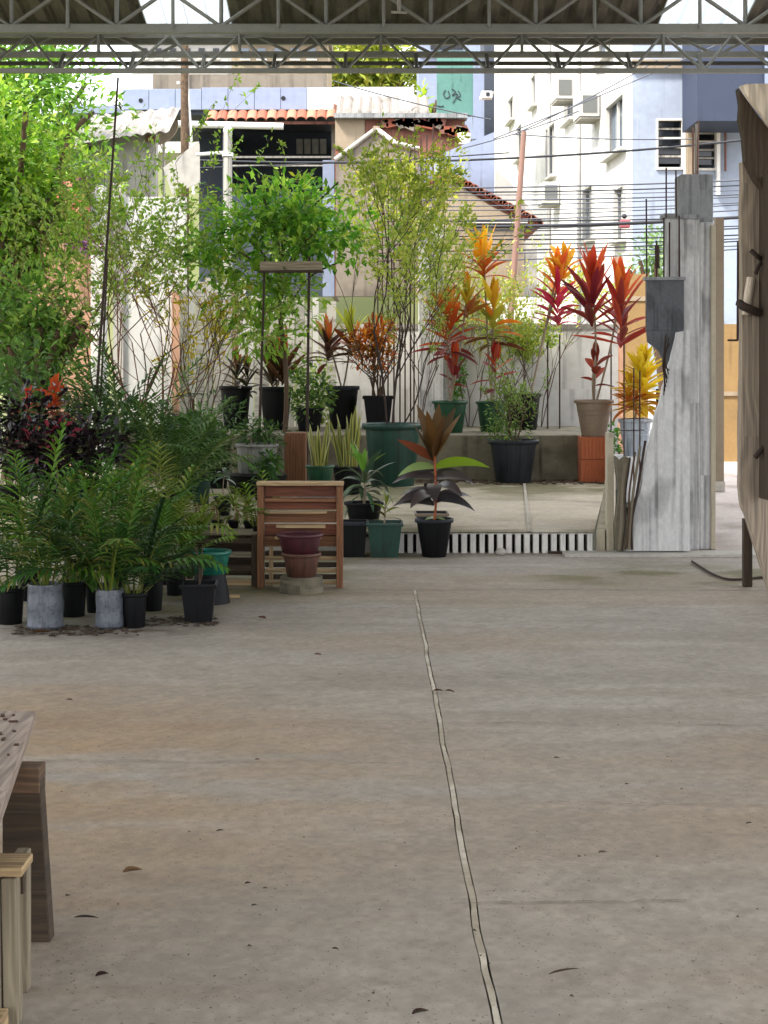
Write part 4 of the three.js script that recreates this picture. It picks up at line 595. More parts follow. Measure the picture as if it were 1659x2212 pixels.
{ const t = potted('potted_ti_plant', 'deep red two headed ti plant in beige pot on the clay blocks', 'potted plant', gLedge, { px: 1283, py: 942, d: 17.98, w: 84, hp: 78, mat: M.beigePlastic, rings: 2, taper: 0.66 }, tiPlant([{ x: -0.02, y: 1.9, n: 20, cols: TI.red, len: 0.6, span: 0.62, e1: 0.55, bend: 0.25, wid: 0.13 }, { x: 0.32, y: 1.75, bx: 0.02, n: 24, cols: f => f < 0.4 ? ['#e46e28', '#ec8228', '#c8482a'] : ['#8a2426', '#ac3a2a', '#641824'], len: 0.58, span: 0.7, e1: 0.4, bend: 0.3, wid: 0.13 }, { x: 0.02, y: 0.95, n: 6, cols: f => ['#a04024', '#7a2a20'], len: 0.26, span: 0.35 }], 0.5, 0.14)); }
{ const t = thing('clay_block_stack', 'stack of hollow terracotta blocks under the beige pot', 'clay blocks'), d = 17.82, w = X(1310, d) - X(1255, d), top = Y(942, 17.98) - 0.002; let y = PLAT; const n = 2, hh = (top - y) / n;
  for (let k = 0; k < n; k++) { const b = part('clay_block', bx(w, hh - 0.004, 0.32, X(1282.5, d), y + hh / 2, -d - 0.16, { r: 0.004 }), M.clay, t); for (let j = 0; j < 7; j++) part('ridge', bx(w / 16, hh - 0.012, 0.014, X(1255, d) + w * (j + 0.5) / 7, y + hh / 2, -d + 0.004), M.clay, b); y += hh; } }
potted('potted_croton', 'bright yellow croton in white pot behind the black rods', 'potted plant', 'potted plants right of the platform', { px: 1372, py: 985, d: 17.65, w: 72, hp: 80, mat: M.whitePlastic, rings: 2, taper: 0.7 }, (t, y, r) => { cane(t, [V(0, y - 0.03, 0), V(0.02, y + 0.3, 0), V(0.04, y + 0.6, 0)], 0.012); rosette(t, r, V(0.08, y + 0.66, 0), 90, 0.34, 0.095, TI.yellow, { span: 0.5, e1: 0.0, e0: 1.4, bend: 0.5, mat: M.leaf }); rosette(t, r, V(-0.08, y + 0.4, 0.06), 34, 0.26, 0.065, f => f > 0.5 ? ['#c8781c', '#b85a1c'] : ['#e0c81e', '#d9a01c'], { span: 0.25, mat: M.leaf }); });

// ---------- platform ----------
const gPlat = 'potted plants on the platform';
potted('potted_tree', 'airy yellow green young tree in very large green pot', 'potted tree', gPlat, { px: 848, py: 1045, h: PLAT, d: 17.4, w: 126, hp: 134, mat: M.greenPlastic, taper: 0.78, lip: 0.03 }, (t, y, r) => {
  shrub(t, r, V(-0.03, y, 0), { h: 2.5, n: 2, depth: 4, spread: 0.34, rad: 0.013, leaves: 3000, len: 0.07, wid: 0.036, cols: ['#9aac3c', '#b4c04a', '#7a9a34', '#c8cc5c', '#64862e'], woodMat: M.stick, clear: 0.46, upright: 0.5, only: 2 });
  shrub(t, r, V(0.08, y, 0), { h: 1.7, n: 1, depth: 3, spread: 0.8, rad: 0.009, leaves: 420, len: 0.05, wid: 0.022, cols: ['#8a9a34', '#a3ae3e', '#6c8a2c'], woodMat: M.stick, clear: 0.4, upright: 0.4, lean: 0.25 }); });
potted('potted_shrub', 'leafy green shrub in wide grey pot on the right of the platform', 'potted plant', gPlat, { px: 1109, h: PLAT, d: D(1042, PLAT), w: 108, hp: 92, mat: M.greyPlastic, taper: 0.72 }, (t, y, r) => { bush(t, r, V(-0.02, y + 0.28, 0), V(0.3, 0.34, 0.26), { n: 620, len: 0.06, wid: 0.024, cols: ['#5d7a34', '#7a9440', '#48642c', '#8aa04c'], mat: M.leafMid }); shrub(t, r, V(0, y, 0), { h: 0.9, n: 4, depth: 3, spread: 0.6, rad: 0.009, leaves: 900, len: 0.045, wid: 0.02, cols: ['#6f9038', '#8fa848', '#557a30'], clear: 0.4 }); });
potted('potted_snake_plant', 'yellow edged snake plant in small bright green pot', 'potted plant', gPlat, { px: 691, h: PLAT + 0.2, d: 15.2, w: 62, hp: 36, mat: M.leafGreenPlastic, taper: 0.8 }, (t, y, r) => snakePlant(t, y, r, 12, 0.46, 0.05));
single('brick_support', [bx(0.42, 0.2, 0.36, X(691, 15.2), PLAT + 0.1, -15.2, { r: 0.01 })], M.darkConcrete, 'dark block under the small green snake plant pot', 'block');
potted('potted_snake_plant', 'tall dark snake plants massed left of the very large green pot', 'potted plant', gPlat, { px: 752, h: PLAT, d: 16.2, w: 70, hp: 60, mat: M.blackPlastic }, (t, y, r) => { snakePlant(t, y, r, 12, 0.66, 0.06); snakePlant(t, y, r, 10, 0.56, 0.055); });
single('wooden_block', [wd(X(660, 16.6) - X(614, 16.6), Y(935, 16.6) - PLAT, 0.3, X(637, 16.6), (Y(935, 16.6) + PLAT) / 2, -16.75, { r: 0.01 })], M.wood, 'upright orange brown wooden block behind the small snake plant', 'block');
potted('potted_shrub', 'grey stained bucket planted with low green growth', 'potted plant', gPlat, { px: 555, h: PLAT + 0.22, d: 16.3, w: 92, hp: 62, mat: M.greyBucket, taper: 0.9 }, (t, y, r) => bush(t, r, V(0.02, y + 0.1, 0), V(0.3, 0.2, 0.22), { n: 360, len: 0.07, wid: 0.03, cols: ['#2f4a22', '#46682c', '#5d7a34'] }));
single('plastic_tray', [new THREE.CylinderGeometry(0.33, 0.28, 0.2, 24).translate(X(555, 16.2), PLAT + 0.11, -16.2)], M.blackPlastic, 'wide black tub under the grey bucket', 'tub');
potted('potted_shrub', 'round leaved green shrub between stakes, below the bronze cordyline', 'potted plant', gLedge, { px: 668, h: LG, d: 19.4, w: 64, hp: 50, mat: M.blackPlastic }, (t, y, r) => { bush(t, r, V(0, y + 0.22, 0), V(0.34, 0.4, 0.26), { n: 560, len: 0.08, wid: 0.045, cols: ['#3c5a24', '#5d8030', '#7a9a38', '#2c4a2c'], mat: M.leaf }); });
potted('potted_shrub', 'teal pot half hidden by palm fronds at the left of the platform', 'potted plant', gPlat, { px: 434, h: PLAT + 0.05, d: 14.2, w: 44, hp: 58, mat: M.greenPlastic, taper: 0.8 }, (t, y, r) => bush(t, r, V(0, y + 0.3, 0), V(0.26, 0.36, 0.24), { n: 260, len: 0.12, wid: 0.05, cols: ['#2c4a22', '#44662c', '#587a34'] }));
potted('potted_shrub', 'small green pot deep among the palm fronds', 'potted plant', gPlat, { px: 382, h: PLAT + 0.06, d: 14.3, w: 50, hp: 50, mat: M.greenPlastic, taper: 0.8 }, (t, y, r) => bush(t, r, V(0, y + 0.26, 0), V(0.3, 0.3, 0.24), { n: 220, len: 0.11, wid: 0.05, cols: ['#2c4a22', '#44662c'] }));
potted('potted_seedling', 'silvery leaved seedling in black pot left of the pallet', 'potted plant', gPlat, { px: 482, h: PLAT, d: 13.8, w: 40, hp: 40, mat: M.blackPlastic }, (t, y, r) => { cane(t, [V(0, y, 0), V(0, y + 0.12, 0), V(0.01, y + 0.22, 0)], 0.005); rosette(t, r, V(0.01, y + 0.24, 0), 9, 0.13, 0.04, f => ['#6a8a7a', '#4d6a58', '#8aa498'], { mat: M.leafGloss, e1: 0, e0: 1.1, span: 0.06 }); });
potted('potted_shrub', 'low dark leafy pot directly behind the pallet top left', 'potted plant', gPlat, { px: 572, h: PLAT + 0.1, d: 14.2, w: 56, hp: 42, mat: M.blackPlastic }, (t, y, r) => bush(t, r, V(0, y + 0.12, 0), V(0.16, 0.18, 0.14), { n: 190, len: 0.08, wid: 0.035, cols: ['#3f6a2a', '#2f5424', '#5d8030'] }));

// ---------- at the step ----------
const gStep = 'pots standing at the step';
potted('potted_cordyline', 'dark broad leaved cordyline with a lime leaf in black pot at the step', 'potted plant', gStep, { px: 938, h: 0, d: 12.12, w: 82, hp: 82, mat: M.blackPlastic, rim: M.greyPlastic, taper: 0.66 }, (t, y, r) => {  // rim coloured lighter than the pot to show sky light on it
  cane(t, [V(0, y, 0), V(0.015, y + 0.2, 0), V(0.0, y + 0.56, 0.01)], 0.011, 0.01, M.clay); const G = (az, el, y1, len, wid, cols, bend, mat = M.leafGloss) => { const mb = new MB(), c = mixc(cols, r); mb.leaf(V(0, y + y1, 0), dirOf(az, el), len, wid, { bend, fold: 0.1, base: c.clone().multiplyScalar(0.95), tip: c, segs: 7, twist: 0.75 * Math.cos(az) }); mb.build('leaf', mat, t); };
  const bz = ['#5a3a1c', '#6a4a20', '#4a3a1c'], dk = ['#3a2e2c', '#443a38', '#2f2c2c'];
  for (let k = 0; k < 8; k++) G(k * 0.785 + 0.3, 0.95 + 0.4 * r(), 0.46 + 0.1 * r(), 0.42, 0.1, bz, 0.2, M.leafMid);
  G(3.3, 0.6, 0.5, 0.34, 0.1, ['#7a3a22', '#8a4a2a'], 0.2, M.leafMid); G(0.1, 0.45, 0.44, 0.46, 0.12, ['#8aac1c', '#96b81e'], 0.8, M.leaf); G(2.9, 0.35, 0.44, 0.32, 0.1, ['#5d7a44', '#7a8a50'], 1.0);
  for (const [a, e, y1] of [[3.1, 0.5, 0.36], [3.5, 0.3, 0.42], [0.1, 0.4, 0.38], [0.3, 0.4, 0.18], [3.0, 0.6, 0.14], [-0.4, 0.7, 0.16], [1.6, 0.3, 0.3], [2.2, 0.4, 0.22], [4.6, 0.3, 0.3], [0.9, 0.5, 0.28], [2.7, 0.5, 0.2], [3.7, 0.6, 0.2], [0.5, 0.6, 0.34]]) G(a, e, y1, 0.36, 0.12, dk, 1.15);
  for (const a of [0.6, 2.4, 4.2]) G(a, 0.4, 0.03, 0.12, 0.03, ['#7a8a5a'], 0.9); });
potted('potted_seedling', 'empty looking beige rimmed pot directly behind the step cordyline', 'pot', gStep, { px: 932, h: PLAT, d: 12.6, w: 74, hp: 36, mat: M.greyPlastic, rim: M.beigePlastic, sq: true });
potted('potted_dracaena', 'small yellow green plant in square jade green pot', 'potted plant', gStep, { px: 831, h: 0, d: 12.14, w: 80, hp: 74, mat: M.greenPlastic, sq: true, taper: 0.78 }, (t, y, r) => { cane(t, [V(0, y, 0), V(0, y + 0.1, 0), V(0.01, y + 0.18, 0)], 0.008); rosette(t, r, V(0.01, y + 0.2, 0), 14, 0.17, 0.03, f => f < 0.5 ? ['#8a9a3c', '#6a8a34'] : ['#6a6a2c', '#8a6a3a', '#4a6a2c'], { mat: M.leafMid, e1: 0 }); });
potted('empty_pot', 'black square pot between pallet and jade green pot', 'pot', gStep, { px: 765, h: 0, d: 12.14, w: 60, hp: 76, mat: M.blackPlastic, rim: M.greyPlastic, sq: true, taper: 0.82 });  // grey rim stands in for sky light along the top edge
potted('potted_dracaena', 'glossy drooping dracaena in round black pot behind the jade green pot', 'potted plant', gStep, { px: 786, h: PLAT, d: 12.9, w: 84, hp: 50, mat: M.blackPlastic }, (t, y, r) => { cane(t, [V(0, y, 0), V(0.01, y + 0.12, 0), V(0, y + 0.24, 0)], 0.012); rosette(t, r, V(0, y + 0.3, 0), 26, 0.32, 0.05, f => f < 0.25 ? ['#6a9a34', '#5d8a30'] : ['#2f5438', '#3f6448', '#24442c'], { mat: M.leafGloss, e1: 0.1, e0: 1.4, bend: 1.3, span: 0.22 }); });
single('small_stone', [new THREE.DodecahedronGeometry(0.045, 1).scale(1, 0.7, 0.8).translate(X(1082, 12.2), 0.028, -12.2)], M.paleConcrete, 'small pale stone at the foot of the striped step', 'stone');

// ---------- pallet, crate and basins ----------
{ const d = D(1271), t = thing('wooden_pallet', 'reddish wooden pallet standing upright with dark pots behind', 'pallet', undefined, [X(648, d), 0, -d]), w = 185 / F * d, h = 230 / F * d, k = h / 230;
  part('post', wd(0.045, h - 0.03, 0.09, -w / 2 + 0.022, (h - 0.03) / 2, -0.05), M.wood, t); part('post', wd(0.045, h - 0.03, 0.09, w / 2 - 0.022, (h - 0.03) / 2, -0.05), M.wood, t); part('top_rail', wd(w + 0.01, 0.026, 0.12, 0, h - 0.013, -0.05), M.woodPale, t);
  const board = (y0, y1, z, m, x0 = -w / 2 + 0.047, x1 = w / 2 - 0.047, th = 0.018) => part('slat', wd(x1 - x0, (y1 - y0) * k, th, (x0 + x1) / 2, h - (y0 + y1) / 2 * k, z), m, t);
  board(10, 34, -0.075, M.woodRed); board(36, 62, -0.078, M.woodRed); board(65, 90, -0.075, M.wood); board(93, 118, -0.078, M.woodRed); board(120, 142, -0.075, M.wood);
  board(36, 44, -0.03, M.wood, undefined, undefined, 0.03); board(64, 69, -0.025, M.woodPale, undefined, w / 2 - 0.11, 0.045); board(93, 100, -0.02, M.woodPale, -w / 2 + 0.13, w / 2 - 0.12, 0.05); board(118, 124, -0.02, M.woodPale, -w / 2 + 0.12, w / 2 - 0.15, 0.05);
  for (const y of [163, 190, 216]) board(y, y + 9, -0.075, M.woodPale);  // pale wood stands in for white light on the lower slats
  for (const y of [152, 177, 203]) board(y, y + 11, -0.09, M.woodDark);
  part('brace', wd(0.03, 0.27, 0.04, -w / 2 + 0.09, 0.14, -0.09), M.woodPale, t); }
{ const d = D(1268), t = thing('slatted_crate', 'low dark slatted crate left of the pallet holding pale stemmed seedlings', 'crate', undefined, [X(472, d), 0, -d - 0.12]), w = 170 / F * d, h = 112 / F * d;
  for (const s of [-1, 1]) for (const z of [0.1, -0.3]) part('post', wd(0.045, h, 0.045, s * (w / 2 - 0.022), h / 2, z), M.woodDark, t);
  for (let k = 0; k < 4; k++) part('slat', wd(w - 0.092, 0.04, 0.018, 0, 0.03 + k * (h - 0.07) / 3, 0.105), [M.woodPale, M.woodDark, M.woodGrey, M.woodDark][k], t);
  for (let k = 0; k < 5; k++) part('top_slat', wd(w - 0.01, 0.018, 0.07, 0, h + 0.0092, 0.09 - k * 0.095), M.woodGrey, t); part('slat', wd(w - 0.092, h * 0.8, 0.018, 0, h * 0.46, -0.31), M.woodDark, t); }
const crateTop = 112 / F * D(1268) + 0.0184;
for (const [px, lab] of [[438, 'seedling with pale thick stems on the crate, left one'], [470, 'seedling with drooping green leaves in the middle of the crate'], [505, 'seedling with whitish stem on the crate, nearest the pallet'], [538, 'curly leaved small pot at the crate end beside the pallet']])
  potted('potted_seedling', lab, 'potted plant', 'seedlings standing on the crate', { px, h: crateTop, d: D(1268) + 0.22 + h2(px, 2) * 0.1, w: 26, hp: 16, mat: M.blackPlastic, ry: px }, (t, y, r) => { for (let k = 0; k < 3; k++) cane(t, [V(0, y - 0.01, 0), V((r() - 0.5) * 0.06, y + 0.05, 0.02 * k), V((r() - 0.5) * 0.12, y + 0.1 + 0.05 * r(), 0.02)], 0.008, 0.006, M.woodPale); rosette(t, r, V(0, y + 0.11, 0), 16, 0.15, 0.02, f => ['#5d7a2c', '#7a8a34', '#4a6a28'], { e1: 0.2, bend: 1.2, span: 0.08 }); });
potted('plastic_basin', 'empty jade green plastic pot in front of the slatted crate', 'pot', 'spare pots in front of pallet and crate', { px: 454, py: 1238, d: 9.72, w: 90, hp: 48, mat: M.tealPlastic, taper: 0.8, empty: true });
single('upturned_pot', [new THREE.CylinderGeometry(0.1, 0.13, Y(1238, 9.72), 20).translate(X(454, 9.72), Y(1238, 9.72) / 2, -9.72)], M.blackPlastic, 'black upturned pot under the jade green basin', 'pot', 'spare pots in front of pallet and crate');
single('loose_batten', [wd(0.3, 0.02, 0.05, X(450, 9.85) + 0.05, 0.012, -9.9, { ry: 0.1 })], M.woodPale, 'thin pale batten lying in front of the slatted crate', 'batten');
{ const d = D(1278), x = X(651, d); single('cement_disc', [new THREE.CylinderGeometry(0.143, 0.15, 0.105, 26).translate(x, 0.053, -d)], M.ledge, 'round cement disc on the floor carrying two stacked pots', 'disc');
  potted('clay_pot', 'terracotta coloured pot standing on the cement disc', 'pot', 'stacked pots in front of the pallet', { px: 651, h: 0.1056, d, w: 84, hp: 50, mat: M.clayPlastic, taper: 0.78, empty: true });
  potted('maroon_pot', 'maroon pot nested on the terracotta pot in front of the pallet', 'pot', 'stacked pots in front of the pallet', { px: 648, h: 0.1056 + 46 / F * d, d, w: 98, hp: 46, mat: M.maroonPlastic, taper: 0.8, empty: true }); }
potted('potted_seedling', 'black square pot with bare twig alone on the floor', 'potted plant', 'pots at the front left', { px: 430, py: 1341, w: 80, hp: 82, mat: M.blackPlastic, sq: true, taper: 0.76, ry: 0.06 }, (t, y, r) => { for (let k = 0; k < 3; k++) cane(t, [V(0, y, 0), V(0.01 * k, y + 0.1, 0), V((r() - 0.5) * 0.06, y + 0.24, 0)], 0.004, 0.003, M.bark); });

// ---------- palms in grow bags and pots at the front left ----------
const gPalm = 'young palms in bags and pots at the front left';
function growBag(name, label, o, grow) {                    // limp plastic grow bag: pot > fold_rim, soil
  const d = D(o.py), t = thing(name, label, 'potted plant', gPalm, [X(o.px, d), 0, -d - o.w / 2 / F * d * 0.9]), R = o.w / 2 / F * d, h = o.hp / F * d, r = rngOf(o.px + 3);
  const pts = []; for (let k = 0; k <= 12; k++) pts.push(new THREE.Vector2(R * (0.97 + 0.02 * Math.sin(k * 0.9 + o.px) - 0.03 * (k / 12)), h * k / 12)); const g = new THREE.LatheGeometry([new THREE.Vector2(0.001, 0), ...pts, new THREE.Vector2(R * 0.9, h), new THREE.Vector2(R * 0.88, h * 0.9)], 36), p = g.attributes.position;
  for (let i = 0; i < p.count; i++) { const x = p.getX(i), y = p.getY(i), z = p.getZ(i), a = Math.atan2(z, x), k = 1 + 0.05 * (fbm(Math.cos(a) * 3 + 9, Math.sin(a) * 3 + y * 14 + o.px, 3) - 0.5) * 2 + 0.02 * Math.sin(a * 9 + y * 30); p.setXYZ(i, x * k, y, z * k); } g.computeVertexNormals();
  part('bag', g, o.mat, t); const s = new THREE.CircleGeometry(R * 0.88, 18).rotateX(-Math.PI / 2).translate(0, h * 0.9, 0); part('soil', metreUV(s), M.soil, t); grow(t, h * 0.9, r); return t;
}
const pg = ['#34601a', '#527c20', '#264a16', '#648a26'], pgY = ['#6a8a20', '#8a9a28', '#4d741c'], pgD = ['#234816', '#335e1c', '#1a3a12'];
const pal = o => (t, y, r) => palm(t, y, r, o);
growBag('bagged_palm', 'leafy palm in large grey grow bag, front left corner', { px: 90, py: 1362, w: 80, hp: 97, mat: M.bag }, pal({ n: 16, len: 0.68, ll: 0.17, lw: 0.024, cols: pg, bend: 0.95, e1: 0.7, tipcol: '#8a8434' }));
growBag('bagged_palm', 'leafy palm in narrow pale grey grow bag beside a black pot', { px: 232, py: 1360, w: 64, hp: 84, mat: M.bag }, pal({ n: 15, len: 0.68, ll: 0.17, lw: 0.024, cols: pgD.concat(pg), bend: 1.0, e1: 0.7, tipcol: '#7a7030' }));
potted('potted_palm', 'palm in black pot touching the narrow grey grow bag', 'potted plant', gPalm, { px: 290, py: 1354, w: 56, hp: 74, mat: M.blackPlastic, taper: 0.86 }, pal({ n: 12, len: 0.5, e1: 0.75, ll: 0.18, lw: 0.024, cols: pgD, bend: 1.2 }));
potted('potted_palm', 'palm in black pot at the left picture edge beside the large grow bag', 'potted plant', gPalm, { px: 22, py: 1346, w: 62, hp: 76, mat: M.blackPlastic, taper: 0.86 }, pal({ n: 11, len: 0.6, ll: 0.17, lw: 0.024, cols: pg, bend: 1.0 }));
potted('potted_palm', 'dark palm in black pot between the two grey grow bags', 'potted plant', gPalm, { px: 158, py: 1330, w: 60, hp: 74, mat: M.blackPlastic, taper: 0.86 }, pal({ n: 13, len: 0.8, ll: 0.18, cols: pg, bend: 0.8 }));
potted('potted_palm', 'palm in black pot right of the bags with low arching fronds', 'potted plant', gPalm, { px: 328, py: 1318, w: 52, hp: 70, mat: M.blackPlastic, taper: 0.86 }, pal({ n: 11, len: 0.44, ll: 0.15, lw: 0.022, cols: pg, bend: 1.2, e1: 0.8 }));
potted('potted_palm', 'yellowish palm beside the slatted crate', 'potted plant', gPalm, { px: 378, py: 1285, w: 42, hp: 58, mat: M.blackPlastic, taper: 0.86 }, pal({ n: 9, len: 0.5, ll: 0.15, lw: 0.022, cols: pgY, bend: 0.8, e1: 0.95, e0: 1.45 }));
potted('potted_palm', 'bright green palm, second row behind the large grow bag', 'potted plant', gPalm, { px: 62, py: 1296, w: 58, hp: 66, mat: M.blackPlastic }, pal({ n: 14, len: 0.86, ll: 0.2, lw: 0.024, cols: ['#4d8024', '#6a942c', '#3c6a20'], bend: 0.8 }));
potted('potted_palm', 'palm with one dry orange frond, second row behind the narrow bag', 'potted plant', gPalm, { px: 250, py: 1288, w: 56, hp: 64, mat: M.blackPlastic }, (t, y, r) => { palm(t, y, r, { n: 13, len: 0.84, ll: 0.2, lw: 0.024, cols: pg, bend: 0.8 }); palm(t, y + 0.1, r, { n: 1, len: 0.75, ll: 0.14, cols: ['#9a6a34', '#a87a3c'], bend: 0.8, e0: 0.95, az0: 2.2 }); });
potted('potted_palm', 'slim palm in second row between the bagged palms', 'potted plant', gPalm, { px: 165, py: 1272, w: 50, hp: 60, mat: M.blackPlastic }, pal({ n: 11, len: 0.7, ll: 0.2, lw: 0.024, cols: pgD, bend: 0.9 }));
potted('potted_palm', 'palm with long fronds reaching over the crate', 'potted plant', gPalm, { px: 345, py: 1262, w: 50, hp: 60, mat: M.blackPlastic }, pal({ n: 13, len: 0.72, e1: 0.8, ll: 0.2, lw: 0.024, cols: ['#557a2c', '#6a8a30', '#7a8a34'], bend: 0.9, tipcol: '#a8a04a' }));
const gMid = 'palms standing on the platform at the left';
for (const [px, d, len, cols, lab] of [[290, 13.4, 1.2, ['#3a5a26', '#4d7030', '#5d7a3a'], 'tall arching palm above the dark purple bush'], [370, 13.2, 0.95, ['#44682a', '#557a34', '#7a8a44'], 'palm with drooping fronds left of the teal pot'], [180, 14.6, 1.3, pgD, 'dark tall palm behind the purple bush'], [20, 13.8, 1.2, ['#35562a', '#44683a', '#557a44'], 'palm at the left edge behind the purple bush'], [110, 15.4, 1.2, ['#3c6028', '#557a34'], 'broad palm beneath the bright left tree']])
  potted('potted_palm', lab, 'potted plant', gMid, { px, h: PLAT, d, w: 60, hp: 64, mat: M.blackPlastic }, pal({ n: 15, len, ll: 0.26, lw: 0.022, cols, bend: 1.0, leaflets: 20 }));
potted('potted_palm', 'small yellowish palm leaning out between crate and pallet', 'potted plant', gPalm, { px: 556, h: crateTop, d: D(1268) + 0.08, w: 26, hp: 20, mat: M.blackPlastic }, pal({ n: 6, len: 0.3, az0: 0.6, ll: 0.12, lw: 0.02, cols: pgY, bend: 1.0, e1: 0.8, leaflets: 9 }));
potted('potted_shrub', 'heart leaved plant with hanging bright green leaves between the grow bags', 'potted plant', gPalm, { px: 205, py: 1322, w: 46, hp: 60, mat: M.blackPlastic }, (t, y, r) => { for (let k = 0; k < 16; k++) { const mb = new MB(); mb.leaf(V((r() - 0.5) * 0.2, y + 0.05 + 0.22 * r(), 0.05 + 0.1 * r()), dirOf(r() * 3.14, 0.3), 0.13, 0.07, { bend: 2.2, base: C('#4d7a2a').multiplyScalar(0.8 + 0.4 * r()), segs: 4, fold: 0.1 }); mb.build('leaf', M.leafMid, t); } });
// dark purple bush with a red croton behind
potted('potted_shrub', 'dense dark purple leaved bush in the middle of the left greenery', 'potted plant', gMid, { px: 120, h: PLAT, d: 12.7, w: 70, hp: 70, mat: M.blackPlastic }, (t, y, r) => { bush(t, r, V(0, y + 0.52, 0), V(0.62, 0.4, 0.42), { n: 1700, len: 0.085, wid: 0.045, cols: ['#120e10', '#1a1014', '#161214', '#241218', '#0f120f'], mat: M.leafGloss, lobes: 12 }); bush(t, r, V(0.1, y + 0.5, 0.3), V(0.4, 0.22, 0.1), { n: 40, len: 0.08, wid: 0.04, cols: ['#5e1a24', '#7a2030'], name: 'red_leaves', lobes: 4 }); });
potted('potted_croton', 'scarlet and orange croton showing above the purple bush', 'potted plant', gMid, { px: 112, h: PLAT, d: 13.3, w: 54, hp: 60, mat: M.blackPlastic }, (t, y, r) => { cane(t, [V(0, y, 0), V(0.02, y + 0.4, 0), V(0, y + 0.72, 0)], 0.012); rosette(t, r, V(0.02, y + 0.92, 0), 30, 0.2, 0.06, f => f < 0.6 ? ['#b8341e', '#c8501e', '#d0602a'] : ['#8a2018', '#a8401c'], { span: 0.26, e1: 0.1, mat: M.leaf }); rosette(t, r, V(-0.2, y + 0.86, 0.05), 12, 0.16, 0.05, f => ['#a82a1c', '#c04020'], { span: 0.12, mat: M.leaf }); });
for (const [px, d, yy, R, cols, len, lab] of [[250, 15.2, 0.75, V(0.7, 0.5, 0.5), ['#2f4a24', '#44642e', '#587a38', '#24381e'], 0.13, 'dark green leafy bush under the sparse red-stemmed shrub'], [60, 16, 1.05, V(0.8, 0.6, 0.5), ['#3c5a24', '#557a2c', '#6a9034'], 0.12, 'mid green bush at the left edge below the tree'], [420, 15.6, 0.55, V(0.34, 0.34, 0.3), ['#35562a', '#4d7030', '#6a8a3a'], 0.1, 'green bush left of the grey bucket'], [470, 17.0, 0.55, V(0.36, 0.45, 0.3), ['#3c5a2a', '#55783a', '#2c4424'], 0.09, 'bush in shade below the far left ledge pot']])
  potted('potted_shrub', lab, 'potted plant', gMid, { px, h: PLAT, d, w: 56, hp: 56, mat: M.blackPlastic }, (t, y, r) => bush(t, r, V(0, yy, 0), R, { n: 780, len, wid: len * 0.42, cols, lobes: 10 }));
// shrubs rooted behind
function rooted(name, label, px, d, y, cat, fn, group) { const t = thing(name, label, cat, group, [X(px, d), y, -d]); fn(t, rngOf(Math.round(px * 7 + d * 31))); return t; }
rooted('shrub', 'sparse red-stemmed shrub with thin light green leaves before the pale wall', 330, 18.0, PLAT, 'shrub', (t, r) => { shrub(t, r, V(0, 0.1, 0), { h: 3.3, n: 4, depth: 4, spread: 0.75, rad: 0.012, leaves: 3000, len: 0.07, wid: 0.032, cols: ['#7a9a34', '#9aae44', '#5d8030', '#b0bc58'], woodMat: M.brickWall, clear: 0.4, upright: 0.32, only: 2 }); });
rooted('shrub', 'light green shrub hanging over the pale wall beside the long stake', 250, 19.6, PLAT, 'shrub', (t, r) => { shrub(t, r, V(0, 0.1, 0), { h: 3.7, n: 4, depth: 4, spread: 0.8, rad: 0.013, leaves: 4200, len: 0.075, wid: 0.036, cols: ['#6f9a2c', '#8aae3a', '#a3b84a', '#55802a'], clear: 0.42, upright: 0.2, lean: 0.1 }); });
rooted('small_tree', 'broad leaved small tree rising above the frame with the grey board', 610, 18.8, PLAT, 'tree', (t, r) => { part('trunk', tubeOf([V(0, 0, 0), V(0.05, 1.2, 0), V(-0.04, 2.3, 0.05), V(0.05, 3.2, 0)], 0.03, 14, 7), M.bark, t); const br = []; for (let k = 0; k < 9; k++) { const a = k * 2.4; br.push(tubeOf([V(0, 2.0 + k * 0.11, 0), V(Math.cos(a) * 0.35, 2.5 + k * 0.1, Math.sin(a) * 0.25), V(Math.cos(a) * 0.75, 2.7 + k * 0.12, Math.sin(a) * 0.5)], 0.013, 8, 5)); } part('branches', br, M.bark, t);
  bush(t, r, V(0.15, 3.15, 0), V(1.2, 0.66, 0.7), { n: 1900, len: 0.14, wid: 0.065, shell: 0.7, cols: ['#549024', '#76b030', '#427c22', '#94c43e', '#b4d450', '#3a6a22'], mat: M.leaf, lobes: 22, name: 'crown' }); bush(t, r, V(-0.85, 2.75, 0.1), V(0.5, 0.36, 0.35), { n: 360, len: 0.13, wid: 0.06, cols: ['#5a9428', '#86b83c', '#a8cc4c', '#3f7a22'], mat: M.leaf, lobes: 7, name: 'crown' }); bush(t, r, V(-0.1, 2.1, 0.1), V(0.85, 0.6, 0.4), { n: 820, len: 0.13, wid: 0.06, cols: ['#6a9a30', '#8ab43a', '#aac84a'], mat: M.leaf, lobes: 8, name: 'crown' }); });
rooted('shrub', 'thin yellow leaved shrub in front of the board fence', 435, 19.0, PLAT, 'shrub', (t, r) => shrub(t, r, V(0, 0.1, 0), { h: 1.75, n: 5, depth: 3, spread: 0.4, rad: 0.011, leaves: 700, len: 0.09, wid: 0.03, cols: ['#c0a81e', '#a8a02c', '#d0b82a', '#7a8a2c'], clear: 0.5, upright: 0.6 }));
rooted('shrub', 'tall lime shrub twigs rising left of the rebar cage', 800, 19.9, LG, 'shrub', (t, r) => { shrub(t, r, V(0, 0, 0), { h: 2.75, n: 2, depth: 4, spread: 0.22, rad: 0.01, leaves: 2200, len: 0.08, wid: 0.032, cols: ['#a8b42c', '#c0c43a', '#86a02c', '#b8ae2c'], clear: 0.46, upright: 0.8, only: 2, lean: 0.06 }); });
